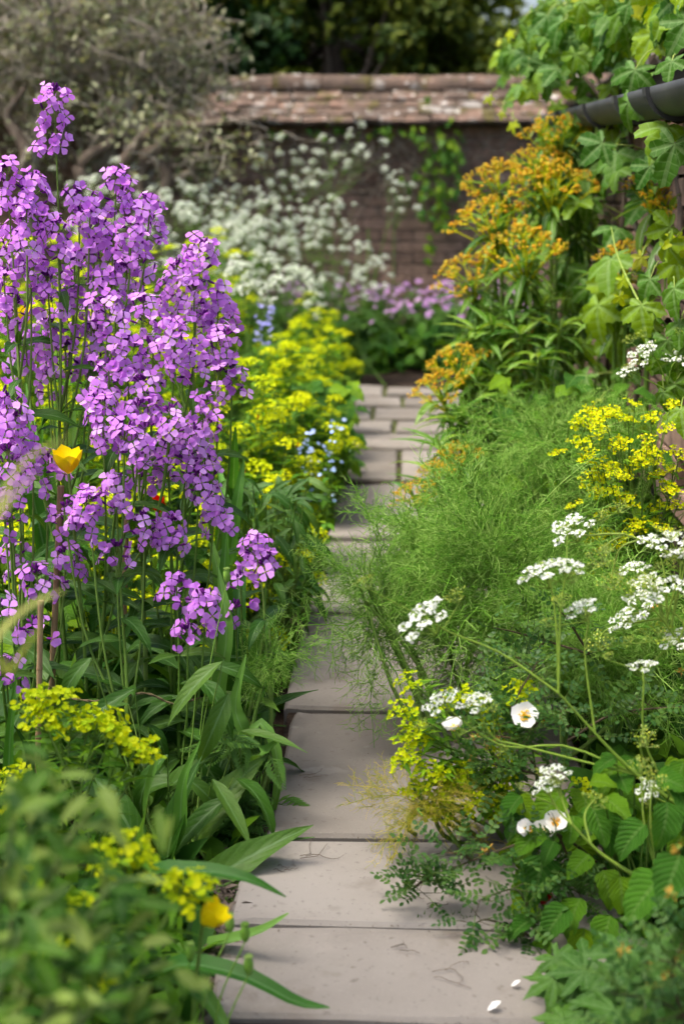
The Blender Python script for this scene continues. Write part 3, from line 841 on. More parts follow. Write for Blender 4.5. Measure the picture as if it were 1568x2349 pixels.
rocket_plants = [
    # base x, Y, label, racemes [(x, y, dY, length, flowers)]
    (40, 2.62, "purple dame's rocket at the left edge of the picture, flowers at mid height", [(15, 392, 0, .09, 22), (78, 418, .02, .085, 22), (25, 545, .05, .09, 20), (60, 482, -.04, .09, 22), (10, 640, .0, .08, 18), (70, 600, .03, .08, 18)]),
    (165, 2.66, "tallest purple dame's rocket whose single spike rises above all others", [(125, 216, 0, .135, 34), (182, 448, .04, .08, 20), (132, 520, -.03, .08, 20), (205, 492, .02, .08, 18), (110, 640, .0, .08, 18), (170, 600, .05, .08, 18), (215, 570, .05, .08, 18)]),
    (265, 2.70, "purple dame's rocket with twin peaks right of the tallest spike", [(268, 408, 0, .09, 24), (342, 468, .0, .10, 24), (300, 520, -.05, .08, 20), (262, 560, .05, .08, 20), (330, 600, .03, .07, 12), (240, 650, -.03, .08, 20), (290, 620, .02, .08, 18)]),
    (390, 2.78, "purple dame's rocket with peak beside the lime drift", [(462, 568, 0, .09, 26), (405, 615, .04, .08, 20), (445, 665, -.03, .08, 22), (500, 690, .02, .08, 22), (475, 735, .03, .07, 16), (385, 690, .05, .08, 16)]),
    (330, 2.48, "front purple dame's rocket with large pale flower head in the clump's middle", [(400, 752, 0, .10, 30), (330, 700, .06, .08, 18), (350, 800, .04, .08, 18), (445, 800, .03, .07, 16), (290, 790, .02, .08, 20), (330, 880, .0, .08, 18)]),
    (455, 2.72, "purple dame's rocket at the clump's outer edge overhanging the lime spurge", [(515, 775, 0, .075, 18), (532, 850, .02, .055, 14), (500, 860, -.03, .05, 9), (465, 930, -.05, .08, 22), (480, 1055, -.04, .07, 18)]),
    (110, 2.70, "purple dame's rocket of loose heads left of the yellow tulip", [(30, 700, .0, .08, 20), (110, 745, .03, .08, 20), (170, 690, .02, .08, 20), (60, 790, .05, .08, 20), (150, 800, .0, .07, 16), (215, 760, .02, .08, 20), (110, 860, .05, .06, 12), (200, 840, .04, .08, 18)]),
    (215, 2.42, "purple dame's rocket with broad pale head right above the yellow tulip", [(235, 925, -.02, .10, 32), (285, 985, -.05, .09, 26), (250, 850, .04, .08, 18), (320, 940, .03, .07, 16), (390, 950, .02, .06, 14), (240, 700, .08, .08, 16)]),
    (250, 2.36, "low purple dame's rocket with flat head below the yellow tulip", [(205, 1150, 0, .07, 26), (265, 1110, .04, .06, 16), (150, 1170, .03, .05, 10), (265, 1260, .02, .045, 7), (330, 1195, .05, .05, 12)]),
    (30, 2.38, "purple dame's rocket low at the left edge beside the bamboo canes", [(15, 925, .04, .08, 20), (40, 960, .05, .07, 18), (20, 1040, 0, .08, 20), (75, 1050, .05, .07, 14), (10, 1150, 0, .06, 14), (110, 1060, .06, .05, 10), (25, 1270, .04, .05, 10), (85, 1320, -.02, .05, 12), (150, 1275, .04, .06, 14)]),
    (360, 2.50, "purple dame's rocket with drooping heads right of the canes", [(440, 1000, 0, .08, 22), (385, 1030, .03, .07, 16), (455, 1095, .0, .06, 14), (390, 1205, -.04, .055, 18), (490, 1165, .02, .06, 16), (330, 1060, .05, .07, 14)]),
    (430, 2.34, "small purple dame's rocket with lowest flower head beside the big leaves", [(405, 1345, .03, .045, 11), (470, 1372, 0, .075, 24), (430, 1450, -.02, .035, 7)]),
    (545, 2.44, "deep purple dame's rocket standing alone nearest the path", [(585, 1246, 0, .065, 24), (552, 1335, .0, .03, 6), (610, 1300, -.01, .03, 5), (540, 1400, .0, .025, 4)]),
    (10, 2.25, "few purple dame's rocket flowers by the left edge below the blurred grass", [(5, 1400, 0, .04, 6), (80, 1440, .03, .03, 5), (15, 1535, .0, .04, 8)]),
]
for pi, (bx_, Y, label, rac) in enumerate(rocket_plants):
    rg = np.random.default_rng(500 + pi)
    base = W(bx_, 1500, Y) * [1, 1, 0]
    t = thing("dames_rocket", label, "flower plant", base, "purple dame's rocket in the left bed")
    mb = MB()
    tops = [W(x, y, Y + dy) for x, y, dy, _, _ in rac]
    hi = int(np.argmax([p[2] for p in tops]))
    main = curve([base, base * .7 + tops[hi] * .3 + rg.normal(size=3) * [.02, .02, 0], base * .3 + tops[hi] * .7 + rg.normal(size=3) * [.012, .012, 0], tops[hi]], 20)
    main[0] = base
    mb.add(tube(main, [.0052, .0042, .0022, .0012], 6), 0, .3)
    L0 = tops[hi][2]
    for i, (x, y, dy, ln, nf) in enumerate(rac):
        tp = tops[i]
        if i == hi:
            ax = main[-1] - main[-4]
        else:
            f = np.clip((tp[2] - rg.uniform(.22, .42)) / L0, .22, .8)
            k_ = int(f * 19); st = main[k_]
            mid_ = (st + tp) / 2 + np.array([(tp - st)[0] * .22, (tp - st)[1] * .2, -.03])
            P = curve([st, mid_, tp - [0, 0, .02], tp], 12)
            mb.add(tube(P, [.0028, .002, .001], 5), 0, .5)
            ax = P[-1] - P[-4]
            # leaf in the axil
            put("leaf", RL[rg.integers(4)], t, st, basis(nrm([(tp - st)[0], (tp - st)[1] - .08, .04]) + rg.normal(size=3) * .3, [0, -.2, 1]), rg.uniform(.06, .1))
        ax = nrm(ax) + np.array([rg.normal() * .22, -.06 + rg.normal() * .12, .2])
        raceme(t, mb, tp, ax, ln, max(4, int(nf * 1.05)), rg, rg.uniform(.96, 1.12))
    put("stem", mb.mesh("stem", M['stem']), t, (0, 0, 0))
    nl = 17
    for i in range(nl):
        f = .05 + .72 * (i / nl)
        st = main[int(f * 19)]
        a = i * 2.4 + rg.normal() * .4
        d = np.array([math.cos(a), math.sin(a) - .25, .55 - f * .2])
        Lf = (.19 - .13 * f) * rg.uniform(.8, 1.15)
        put("leaf", RL[rg.integers(4)], t, st, basis(d, [0, -.35, 1]), Lf)

# ------------------------------------------------------------------ lime spurge (yellow-green heads)
def spurge_head(seed, rays=9, R=.042, br=.0085, nsub=3, m0=0):
    rg = np.random.default_rng(seed); mb = MB()
    for i in range(rays):
        a = i * 2.399; rr = R * math.sqrt((i + .5) / rays)
        e = np.array([math.cos(a) * rr, math.sin(a) * rr, R * .75 * (1 - .55 * (rr / R) ** 2) + rg.normal() * .003])
        mb.add(tube([[0, 0, 0], e * .6 + [0, 0, -.004], e], [.0011, .0009, .0007], 3), 1)
        up = nrm(e * [1.0, 1.0, 0.6] + [0, 0, .03] + rg.normal(size=3) * .008)
        k_ = nsub if rg.uniform() < .75 else nsub - 1
        for s in range(k_):
            sa = s * 2 * math.pi / k_ + rg.uniform(0, 2)
            off = np.array([math.cos(sa), math.sin(sa), .15]) * br * 1.25
            p = e + off + up * .004
            nn = nrm(up + rg.normal(size=3) * .28)
            h = rg.uniform(0, .6)
            for sgn in (1, -1):      # a pair of cupped bracts
                v, f, l = leaf(br * 1.5 * rg.uniform(.75, 1.1), br * 1.5, 'oval', 4, 3, .35, -.5)
                mb.add(xf((v, f, l), basis(np.cross(nn, off) * sgn + rg.normal(size=3) * .3 * br, nn + rg.normal(size=3) * .2), p), m0, h)
            mb.add(xf(octa(br * .22), None, p + nn * br * .3), m0, .5)
    return mb
def spurge_near_head(seed):
    """open head seen close: rays carrying pairs of round saucer bracts"""
    rg = np.random.default_rng(seed); mb = MB()
    for i in range(7):
        a = i * 2.4; rr = .034 * math.sqrt((i + .4) / 7)
        e = np.array([math.cos(a) * rr, math.sin(a) * rr, .03 + rg.normal() * .005])
        mb.add(tube(curve([[0, 0, 0], e * .5, e], 4), [.0013, .001], 4), 1)
        up = nrm(e + [0, 0, .03])
        for s in range(3):
            sa = s * 2.1 + rg.uniform(0, 2)
            p = e + np.array([math.cos(sa), math.sin(sa), .2]) * .009
            nn = nrm(up + rg.normal(size=3) * .35); e3 = nrm(np.cross(nn, rg.normal(size=3)))
            for sgn in (1, -1):
                ll = .0125 * rg.uniform(.7, 1.15)
                v, f, l = leaf(ll, ll * rg.uniform(.95, 1.2), 'oval', 6, 5, rg.uniform(.2, .5), rg.uniform(-.9, .1), wave=.03, seed=seed + i)
                mb.add(xf((v, f, l), basis(e3 * sgn + rg.normal(size=3) * .25, nn + rg.normal(size=3) * .15), p), 0, rg.uniform(0, .9))
            mb.add(xf(ball(.0022, 1, 1, 1, 5, 3), None, p + nn * .003), 2)
    return mb
SH = [spurge_head(s, 10 + s).mesh("flower_head", [M['bract'], M['spurge_leaf'], M['bract2']]) for s in range(4)]
SN = [spurge_near_head(30 + s).mesh("flower_head", [M['bract2'], M['spurge_leaf'], M['bract']]) for s in range(4)]
lv_sp = leaf(1, .2, 'lance', 4, 3, .25, .5)
def spurge(label, base, h, spread, nst, heads, group, rg, leafL=.055, hs=1.0, lean=(0, 0), name="lime_spurge", side=1):
    base = np.asarray(base, float)
    t = thing(name, label, "spurge", base, group)
    sm, lm = MB(), MB()
    for i in range(nst):
        a = rg.uniform(0, 6.28); rr = spread * math.sqrt(rg.uniform(0.02, 1))
        hh = h * (1 - .45 * (rr / spread) ** 2) * rg.uniform(.45, 1.1)
        tip = base + np.array([math.cos(a) * rr + lean[0], math.sin(a) * rr + lean[1], hh])
        st = base + np.array([math.cos(a) * rr * .35, math.sin(a) * rr * .35, 0])
        P = curve([st, (st + tip) / 2 + [0, 0, .04], tip], 9)
        sm.add(tube(P, [.003, .0022, .0014], 5), 0, rg.uniform())
        n = 44
        f = rg.uniform(.25, .98, n)
        k_ = np.clip((f * 8).astype(int), 0, 7)
        pos = P[k_] + (P[k_ + 1] - P[k_]) * ((f * 8) - k_)[:, None]
        an = rg.uniform(0, 6.28, n)
        d = np.stack([np.cos(an), np.sin(an), rg.uniform(.1, .9, n)], -1)
        scatter(lm, lv_sp, pos, d, np.array([0, 0, 1.]) + rg.normal(size=(n, 3)) * .2, leafL * rg.uniform(.6, 1.15, n), 0, rg.uniform(0, .9, n))
        ax = nrm(P[-1] - P[-3] + [0, -.02, .05])
        put("flower_head", heads[rg.integers(len(heads))], t, tip, basis(np.cross(ax, rdir()), ax), hs * rg.uniform(.8, 1.25))
        if rg.uniform() < .55:
            q = P[6]; d2 = nrm([rg.normal(), rg.normal(), 1.2]); e = q + d2 * .09
            sm.add(tube([q, q + d2 * .05 + [0, 0, -.004], e], [.0015, .001], 4))
            put("flower_head", heads[rg.integers(len(heads))], t, e, basis(np.cross(d2, rdir()), d2), hs * rg.uniform(.6, .9))
    put("stem", sm.mesh("stem", M['stem']), t, (0, 0, 0))
    put("foliage", lm.mesh("foliage", M['spurge_leaf']), t, (0, 0, 0), kind="stuff")
    return t
rg = np.random.default_rng(77)
ordn = ["first", "second", "third", "fourth", "fifth", "sixth", "seventh", "eighth"]
rows = {"beside the path": [], "in the drift's middle row": [], "in the drift's back row": []}
for i, Y in enumerate(np.linspace(3.35, 6.7, 7)):
    rows["beside the path"].append((-.40 + rg.normal() * .02, Y, .58 if i else .42, .18))
for i, Y in enumerate(np.linspace(3.3, 6.9, 7)):
    rows["in the drift's middle row"].append((-.72 - .02 * Y + rg.normal() * .03, Y + .1, .86, .24))
for i, Y in enumerate(np.linspace(3.3, 6.6, 6)):
    rows["in the drift's back row"].append((-1.02 - .07 * Y + rg.normal() * .05, Y, .92, .26))
for rn, lst in rows.items():
    for i, (x, Y, h, sp) in enumerate(lst):
        nst = 28 if "path" in rn else 30
        spurge(f"lime-yellow spurge {rn}, {ordn[i]} counted from the purple flowers", (x, Y, 0), h * (1 + .012 * (Y - 4)), sp, nst, SH, "lime spurge drift on the left", rg, leafL=.075, hs=.64, lean=(.02 if "path" in rn else 0, 0))
# yellow-green plants showing between the purple stems
for i, (x, Y, h) in enumerate([(30, 3.05, .42), (180, 3.2, .40), (330, 3.15, .42), (450, 3.05, .36)]):
    spurge("lime spurge seen low between the purple flower stems, " + ["leftmost", "behind the canes", "right of the canes", "nearest the path"][i], W(x, 1400, Y) * [1, 1, 0], h, .2, 18, SH, "spurges behind the purple flowers", rg, hs=.8)

# right bed: yellow spurge near the wall, low lime spurge over the path edge, lime spurge in the left foreground
def spurge_at(label, tips, base, Y, heads, rg, group=None, hs=1.0, leafL=.05, name="yellow_spurge", tilt=(0, -.25, .6), mat='bract', twin=False):
    base = np.asarray(base, float)
    t = thing(name, label, "spurge", base, group)
    sm, lm = MB(), MB()
    for (x, y, dy) in tips:
        tip = W(x, y, Y + dy)
        st = base + rg.normal(size=3) * [.03, .03, 0]
        P = curve([st, (st * .55 + tip * .45) + [0, 0, .05], tip], 10)
        sm.add(tube(P, [.003, .0018, .0012], 5), 0, rg.uniform())
        n = 20; f = rg.uniform(.3, .97, n); k_ = np.clip((f * 9).astype(int), 0, 8)
        pos = P[k_] + (P[k_ + 1] - P[k_]) * ((f * 9) - k_)[:, None]
        an = rg.uniform(0, 6.28, n)
        scatter(lm, lv_sp, pos, np.stack([np.cos(an), np.sin(an), rg.uniform(.0, .7, n)], -1), np.array([0, 0, 1.]) + rg.normal(size=(n, 3)) * .2, leafL * rg.uniform(.6, 1.1, n), 0, rg.uniform(0, .9, n))
        ax = nrm(nrm(P[-1] - P[-3]) * .6 + np.array(tilt) + rg.normal(size=3) * .15)
        put("flower_head", heads[rg.integers(len(heads))], t, tip - ax * .03, basis(np.cross(ax, rdir()), ax), hs * rg.uniform(.85, 1.2))
        for _ in range(2 if twin else 0):
            e = tip + rg.normal(size=3) * [.03, .03, .025]
            sm.add(tube([P[7], (P[7] + e) / 2 + [0, 0, -.005], e], [.0012, .0008], 4), 0, .4)
            put("flower_head", heads[rg.integers(len(heads))], t, e - ax * .02, basis(np.cross(ax, rdir()), ax + rg.normal(size=3) * .2), hs * rg.uniform(.6, .95))
    put("stem", sm.mesh("stem", M['stem']), t, (0, 0, 0))
    put("foliage", lm.mesh("foliage", M['spurge_leaf']), t, (0, 0, 0), kind="stuff")
SY = [spurge_near_head(60 + s).mesh("flower_head", [M['bract'], M['spurge_leaf'], M['honey_bud']]) for s in range(4)]
spurge_at("bright yellow spurge leaning out of the right bed above the white umbels", [(1345, 965, 0), (1380, 940, .05), (1330, 1000, -.03), (1440, 950, .05), (1490, 945, .02), (1420, 1010, .0), (1470, 1035, -.03), (1380, 1060, -.02), (1350, 1090, .02), (1430, 1080, 0), (1400, 1110, -.04), (1500, 1045, .02), (1545, 1060, .04), (1560, 1030, 0), (1540, 1110, -.03), (1440, 1140, 0), (1500, 1150, .03), (1390, 1165, .03), (1560, 1140, 0), (1470, 1190, -.02), (1410, 1220, .02), (1350, 1300, .03), (1360, 1240, 0)], W(1480, 1500, 2.95) * [1, 1, 0], 2.78, SY, rg, hs=.56, twin=True)
spurge_at("low lime spurge tumbling over the path edge in front of the feathery fennel", [(930, 1552, .05), (1060, 1590, .08), (1090, 1600, .05), (1040, 1585, .02), (1000, 1610, .02), (920, 1620, .0), (945, 1660, -.02), (915, 1680, 0), (960, 1690, .02), (930, 1720, -.02), (910, 1745, 0), (960, 1760, -.03), (990, 1770, -.04), (1010, 1800, -.02), (1040, 1780, .0), (1060, 1760, .02), (1195, 1575, .02), (1190, 1600, 0), (1140, 1630, .02), (1120, 1650, .03), (1080, 1830, -.03), (1130, 1860, 0), (1160, 1780, .02), (940, 1800, 0), (985, 1840, -.02), (1020, 1860, -.02), (1150, 1720, .03), (1350, 1810, 0)], W(1180, 1800, 2.28) * [1, 1, 0], 2.12, SN, rg, hs=.55, leafL=.045)
spurge_at("lime spurge in the left foreground in front of the bamboo canes", [(75, 1600, 0), (110, 1620, .0), (135, 1595, .03), (95, 1640, -.03), (165, 1660, 0), (205, 1640, .02), (225, 1655, 0), (265, 1670, -.02), (285, 1690, 0), (320, 1700, -.02), (335, 1730, 0), (255, 1655, .03), (25, 1770, 0), (5, 1830, -.04)], W(170, 2250, 1.95) * [1, 1, 0], 1.92, SN, rg, hs=.72, leafL=.045)

# ------------------------------------------------------------------ honey spurge with orange heads
def honey_head(seed):
    rg = np.random.default_rng(seed); mb = MB()
    R = .078
    for i in range(13):
        a = i * 2.4; q = math.sqrt((i + .3) / 13)
        e = np.array([math.cos(a) * R * q, math.sin(a) * R * q, .075 * (1 - .6 * q * q)])
        st = np.array([0, 0, -.03 * q])
        mb.add(tube(curve([st, (st + e) / 2 + [0, 0, .004], e * .85], 4), [.0017, .0013], 4), 1)
        for s in range(5):
            sa = s * 1.257 + rg.uniform(0, .8)
            d = nrm(nrm(e) + np.array([math.cos(sa), math.sin(sa), 0]) * .75)
            e2 = e * .85 + d * rg.uniform(.016, .026)
            mb.add(tube([e * .85, e2], [.0011, .0008], 3), 1)
            for k_ in range(3):
                b = e2 + nrm(rg.normal(size=3) + d * .6) * .0055
                mb.add(xf(ball(.0031 * rg.uniform(.8, 1.15), 1, 1, .8, 5, 3), None, b), 0, rg.uniform())
    return mb.mesh("flower_head", [M['honey_bud'], M['honey_ray']])
HH = [honey_head(s) for s in range(4)]
HL = [MB().add(leaf(1, w, 'lance', 8, 5, .3, c, twist=tw)).mesh("leaf", M['honey_leaf']) for w, c, tw in ((.20, .5, .1), (.19, .9, -.2), (.22, 1.3, .2), (.2, .2, 0))]
HD = MB().add(leaf(1, .18, 'lance', 8, 3, .4, .9)).mesh("leaf", M['dry_leaf'])
def honey_spurge(label, base, heads, rg, per, name="honey_spurge"):
    base = np.asarray(base, float)
    t = thing(name, label, "shrub", base)
    sm = MB()
    for (x, y, Y, s, lean) in heads:
        tip = W(x, y, Y)
        mid_ = base * .45 + tip * .55 + np.array([(tip - base)[0] * .25, (tip - base)[1] * .2, -.05])
        st = base + rg.normal(size=3) * [.05, .05, 0]
        P = curve([st, mid_, tip - nrm([lean, -.15, 1]) * .1, tip], 14)
        sm.add(tube(P, [.009, .006, .004], 6), 0, .3)
        ax = nrm(np.array([lean, -.22, 1]))
        if s > 0:
            put("flower_head", HH[rg.integers(4)], t, tip - ax * .05, basis(np.cross(ax, rdir()), ax), s)
        L = np.linalg.norm(np.diff(P, axis=0), axis=1).sum()
        for i in range(per):
            back = .06 + .30 * (i / per) + rg.normal() * .01
            f = np.clip(1 - back / L, .05, .99) * 13; k_ = int(f)
            p = P[k_] + (P[min(k_ + 1, 13)] - P[k_]) * (f - k_)
            a = i * 2.4 + rg.normal() * .3
            el = .75 - 1.7 * (i / per)
            d = np.array([math.cos(a), math.sin(a), el])
            dead = rg.uniform() < .03 and i > per * .6
            put("leaf", HD if dead else HL[rg.integers(4)], t, p, basis(d, [0, 0, 1] if el > -.6 else [math.cos(a), math.sin(a), .3]), rg.uniform(.10, .155))
    put("stem", sm.mesh("stem", M['stem']), t, (0, 0, 0))
    return t
rg = np.random.default_rng(9)
honey_spurge("large honey spurge shrub with orange flower heads overhanging the far path", W(1280, 900, 4.75) * [1, 1, 0],
    [(1280, 318, 4.65, 1.5, -.05), (1232, 385, 4.6, 1.4, -.15), (1265, 440, 4.45, 1.7, -.05), (1140, 425, 4.55, 1.5, -.2), (1122, 515, 4.45, 1.6, -.25), (1200, 590, 4.3, 1.65, -.1), (1075, 640, 4.4, 1.5, -.3), (1330, 500, 4.7, .0, .1), (1240, 690, 4.3, 0, -.1), (1150, 700, 4.3, 0, -.25), (1085, 745, 4.2, 0, -.35), (1320, 410, 4.7, 1.0, .1)], rg, 27)
honey_spurge("leafy honey spurge stems without flowers behind the orange headed shrub", W(1300, 900, 4.9) * [1, 1, 0],
    [(1200, 520, 4.9, 0, -.1), (1300, 560, 4.8, 0, 0), (1360, 480, 4.9, 0, .1), (1390, 600, 4.8, 0, .1), (1320, 660, 4.6, 0, 0), (1220, 640, 4.8, 0, -.1), (1130, 620, 4.7, 0, -.2), (1280, 760, 4.5, 0, 0), (1200, 800, 4.4, 0, -.1), (1340, 780, 4.5, 0, .1), (1120, 790, 4.4, 0, -.2)], rg, 26)
honey_spurge("low leafy honey spurge shoots filling the slope between the orange heads", W(1200, 1050, 4.2) * [1, 1, 0],
    [(1060, 760, 4.25, 0, -.35), (1125, 735, 4.2, 0, -.2), (1190, 745, 4.15, 0, -.1), (1235, 800, 4.05, 0, 0), (1085, 850, 4.1, 0, -.3), (1160, 880, 4.0, 0, -.15), (1025, 950, 3.95, 0, -.45), (1100, 960, 3.9, 0, -.2), (1290, 730, 4.2, 0, .1), (1000, 1000, 3.85, 0, -.4)], rg, 26)
honey_spurge("smaller honey spurge with orange heads low beside the path slabs", W(1190, 1150, 4.0) * [1, 1, 0],
    [(1045, 838, 4.1, 1.25, -.3), (1005, 890, 4.05, 1.15, -.35), (1090, 860, 4.15, .0, -.1), (1045, 1045, 3.75, .95, -.3), (990, 1070, 3.7, .7, -.3), (940, 1120, 3.5, .75, -.35), (1110, 930, 3.9, 0, -.2), (1040, 925, 3.95, 0, -.4), (1130, 830, 4.1, 0, -.2), (1180, 880, 4.1, 0, 0), (1240, 930, 4.0, 0, .1)], rg, 20)
honey_spurge("honey spurge with dull orange heads against the building wall", W(1500, 900, 3.9) * [1, 1, 0],
    [(1500, 425, 3.8, 1.1, 0), (1545, 470, 3.7, .9, .1), (1435, 590, 3.9, 1.1, -.1), (1400, 640, 4.0, .8, -.15), (1560, 400, 4.1, .6, .1)], rg, 14)

# ------------------------------------------------------------------ grape vine over the building
VL = []
for s in range(6):
    VL.append(MB().add(lobed(1, sinus=.56 + .05 * (s % 3), seed=40 + s, droop=(.1, .55, .3, .8, .2, .45)[s], pucker=.09, sharp=1.25, teeth=.10)).mesh("leaf", M['vine_leaf']))
VY = [MB().add(lobed(1, sinus=.4, seed=60 + s, droop=.3, pucker=.08, sharp=1.1, teeth=.12)).mesh("leaf", M['vine_young']) for s in range(3)]
def grape_vine():
    rg = np.random.default_rng(31)
    t = thing("grape_vine", "grape vine with broad lobed leaves covering the gutter and roof at upper right", "vine", W(1500, 900, 4.3) * [1, 1, 0])
    sm = MB()
    def one_leaf(x, y, Y, s, young=False, flat=0.0):
        p = W(x, y, Y)
        d = np.array([-.35 + rg.normal() * .55, -.25 + rg.normal() * .4, -.9 + rg.normal() * .4 + flat])
        n = np.array([-.45 + rg.normal() * .4, -.75 + rg.normal() * .35, .62 + rg.normal() * .3 + flat])
        put("leaf", (VY if young else VL)[rg.integers(3 if young else 6)], t, p, basis(d, n), s)
        b = p + np.array([rg.uniform(0, .06), rg.uniform(.02, .08), rg.uniform(-.01, .05)])
        sm.add(tube(curve([b, (p + b) / 2 + [0, 0, .012], p], 4), [.0016, .0012], 4), 0, rg.uniform())
    n = 0
    while n < 262:
        x = rg.uniform(1145, 1640); y = rg.uniform(-60, 300)
        lower = np.interp(x, [1140, 1180, 1250, 1330, 1420, 1500, 1640], [150, 225, 185, 150, 120, 85, 60])
        upper = np.interp(x, [1140, 1200, 1260, 1340], [120, 40, -20, -60])
        if y > lower or y < upper: continue
        Y = np.interp(x, [1150, 1300, 1600], [5.2, 4.6, 3.4]) + rg.uniform(-.25, .45)
        one_leaf(x, y, Y, rg.uniform(.048, .085) * (1 if x > 1250 else .85), (x < 1230 or y < 10) and rg.uniform() < .3)
        n += 1
    # hanging leaves and those on the wall at right
    for x, y, Y, s in ((1455, 160, 3.5, .085), (1440, 235, 3.4, .07), (1530, 290, 3.1, .085), (1545, 330, 3.05, .09), (1490, 380, 3.2, .06), (1240, 330, 4.9, .055), (1195, 210, 5.0, .06), (1170, 230, 5.0, .05),
                       (1530, 560, 3.1, .07), (1550, 600, 3.1, .07), (1490, 640, 3.2, .06), (1545, 660, 3.0, .065), (1470, 700, 3.2, .075), (1500, 720, 3.2, .06), (1530, 780, 3.1, .075), (1550, 820, 3.0, .07), (1545, 880, 3.0, .06), (1520, 900, 3.0, .05), (1560, 740, 3.0, .06), (1500, 800, 3.15, .06), (1560, 940, 2.95, .06), (1535, 520, 3.2, .06)):
        one_leaf(x, y, Y, s)
    for x, y in ((1295, 205), (1345, 185), (1400, 200), (1440, 150), (1500, 165), (1540, 140), (1275, 240)):
        one_leaf(x, y, np.interp(x, [1249, 1585], [5.7, 2.85]), rg.uniform(.045, .07))
    for x, y, Y, s in ((1120, 225, 4.9, .03), (1150, 260, 4.9, .025), (1175, 285, 4.9, .04), (1170, 75, 5.2, .04), (1145, 95, 5.2, .03), (1470, 590, 3.3, .035), (1420, 680, 3.4, .03), (1430, 640, 3.4, .03), (1550, 545, 3.1, .05), (1375, 915, 3.3, .02), (1385, 980, 3.1, .025), (1365, 1010, 3.1, .025)):
        one_leaf(x, y, Y, s, True)
    put("tendril", MB().add(tube(curve([W(1240, 250, 5.0), W(1210, 320, 4.9), W(1180, 270, 4.9), W(1120, 225, 4.9)], 12), [.003, .001], 5)).mesh("tendril", M['paledstem']), t, (0, 0, 0))
    put("shoot", MB().add(tube(curve([W(1560, 850, 3.1), W(1480, 720, 3.25), W(1420, 600, 3.4), W(1400, 520, 3.5)], 12), [.0035, .0012], 5)).mesh("shoot", M['paledstem']), t, (0, 0, 0))
    put("tendril", MB().add(tube(curve([W(1200, 150, 5.2), W(1165, 110, 5.2), W(1140, 85, 5.2)], 8), [.002, .001], 4)).mesh("tendril", M['paledstem']), t, (0, 0, 0))
    wd = MB()
    for P, r in (([W(1560, 1250, 3.6) * [1, 1, 0], W(1560, 900, 3.5), W(1545, 640, 3.5), W(1560, 450, 3.6), W(1500, 200, 4.2)], .014), ([W(1545, 640, 3.5), W(1450, 500, 4.0), W(1440, 300, 4.4), W(1350, 150, 4.8)], .010), ([W(1568, 790, 3.2), W(1545, 760, 3.15), W(1530, 735, 3.1)], .012), ([W(1440, 300, 4.4), W(1300, 140, 4.8), W(1200, 130, 5.1)], .008)):
        wd.add(tube(curve(P, 20), [r, r * .6], 7))
    put("stem", wd.mesh("stem", M['bark']), t, (0, 0, 0))
    put("leaf_stalk", sm.mesh("leaf_stalk", M['paledstem']), t, (0, 0, 0), kind="stuff")
grape_vine()
def lower_vine():
    rg = np.random.default_rng(32)
    t = thing("grape_vine", "lower growth of vine leaves clothing the building wall below the gutter", "vine", W(1500, 950, 4.4) * [1, 1, 0])
    sm = MB()
    for i in range(125):
        Y = rg.uniform(3.7, 6.1); z = rg.uniform(.25, bh - .02) if i % 4 else rg.uniform(.5, bh)
        p = np.array([bx - rg.uniform(.06, .22), Y, z])
        put("leaf", VL[rg.integers(6)], t, p, basis([-.35 + rg.normal() * .4, -.35 + rg.normal() * .4, -.9 + rg.normal() * .3], [-.6 + rg.normal() * .3, -.75 + rg.normal() * .3, .5]), rg.uniform(.065, .10))
        q = np.array([bx - .05, Y + rg.uniform(0, .1), z - rg.uniform(0, .08)])
        sm.add(tube([q, (p + q) / 2 + [0, 0, .012], p], [.002, .0014], 4), 0, rg.uniform())
    for Y in (3.9, 4.5, 5.2, 5.9):
        sm.add(tube(curve([(bx - .05, Y, 0), (bx - .06, Y + .1, .5), (bx - .055, Y - .08, 1.0), (bx - .06, Y, bh)], 14), [.010, .006], 6), 1)
    put("stem", sm.mesh("stem", [M['paledstem'], M['bark']]), t, (0, 0, 0))
lower_vine()

# ------------------------------------------------------------------ fennel
def frond_geo(seed, L=.26, old=False, droop=.6):
    """feathery leaf from the origin along +y made of forking threads"""
    rg = np.random.default_rng(seed); mb = MB()
    s = np.linspace(0, 1, 8)
    R = np.stack([np.cumsum(rg.normal(size=8)) * .006, L * s, -droop * L * .5 * s ** 2 + .05 * L * s], -1)
    mb.add(tube(R, [.0016, .0011, .0006], 4), 0, .3)
    def thread(p, d, l, r, depth):
        mid_ = p + d * l * .5 + rg.normal(size=3) * l * .07
        d2 = nrm(d + rg.normal(size=3) * .28 + [0, 0, -.12]); e = mid_ + d2 * l * .5
        mb.add(tube([p, mid_, e], [r, r * .8, r * .45], 3), 0, rg.uniform())
        if depth > 0:
            for q in (p + (mid_ - p) * rg.uniform(.4, .95), mid_ + (e - mid_) * rg.uniform(.1, .6), e):
                for sg in (-1, 1):
                    if rg.uniform() < .22: continue
                    sd = nrm(np.cross(d2, rg.normal(size=3)))
                    thread(q, nrm(d2 * .75 + sd * .8), l * rg.uniform(.45, .72), r * .8, depth - 1)
    for i in range(9):
        f = .12 + .86 * i / 9
        p = np.array([np.interp(f, s, R[:, j]) for j in range(3)])
        for sg in (-1, 1):
            d = nrm([sg * (1 - .3 * f), .75, rg.normal() * .45])
            thread(p, d, L * (.34 - .20 * f) * rg.uniform(.8, 1.15), .00088, 2 if f < .75 else 1)
    return mb
FR = [frond_geo(s, droop=(.3, .7, 1.1)[s % 3]) for s in range(5)]
FRg = [f.mesh("frond", M['fennel']) for f in FR]
FRo = [frond_geo(20 + s, droop=(.6, 1.2)[s % 2]).mesh("frond", M['fennel_old']) for s in range(3)]
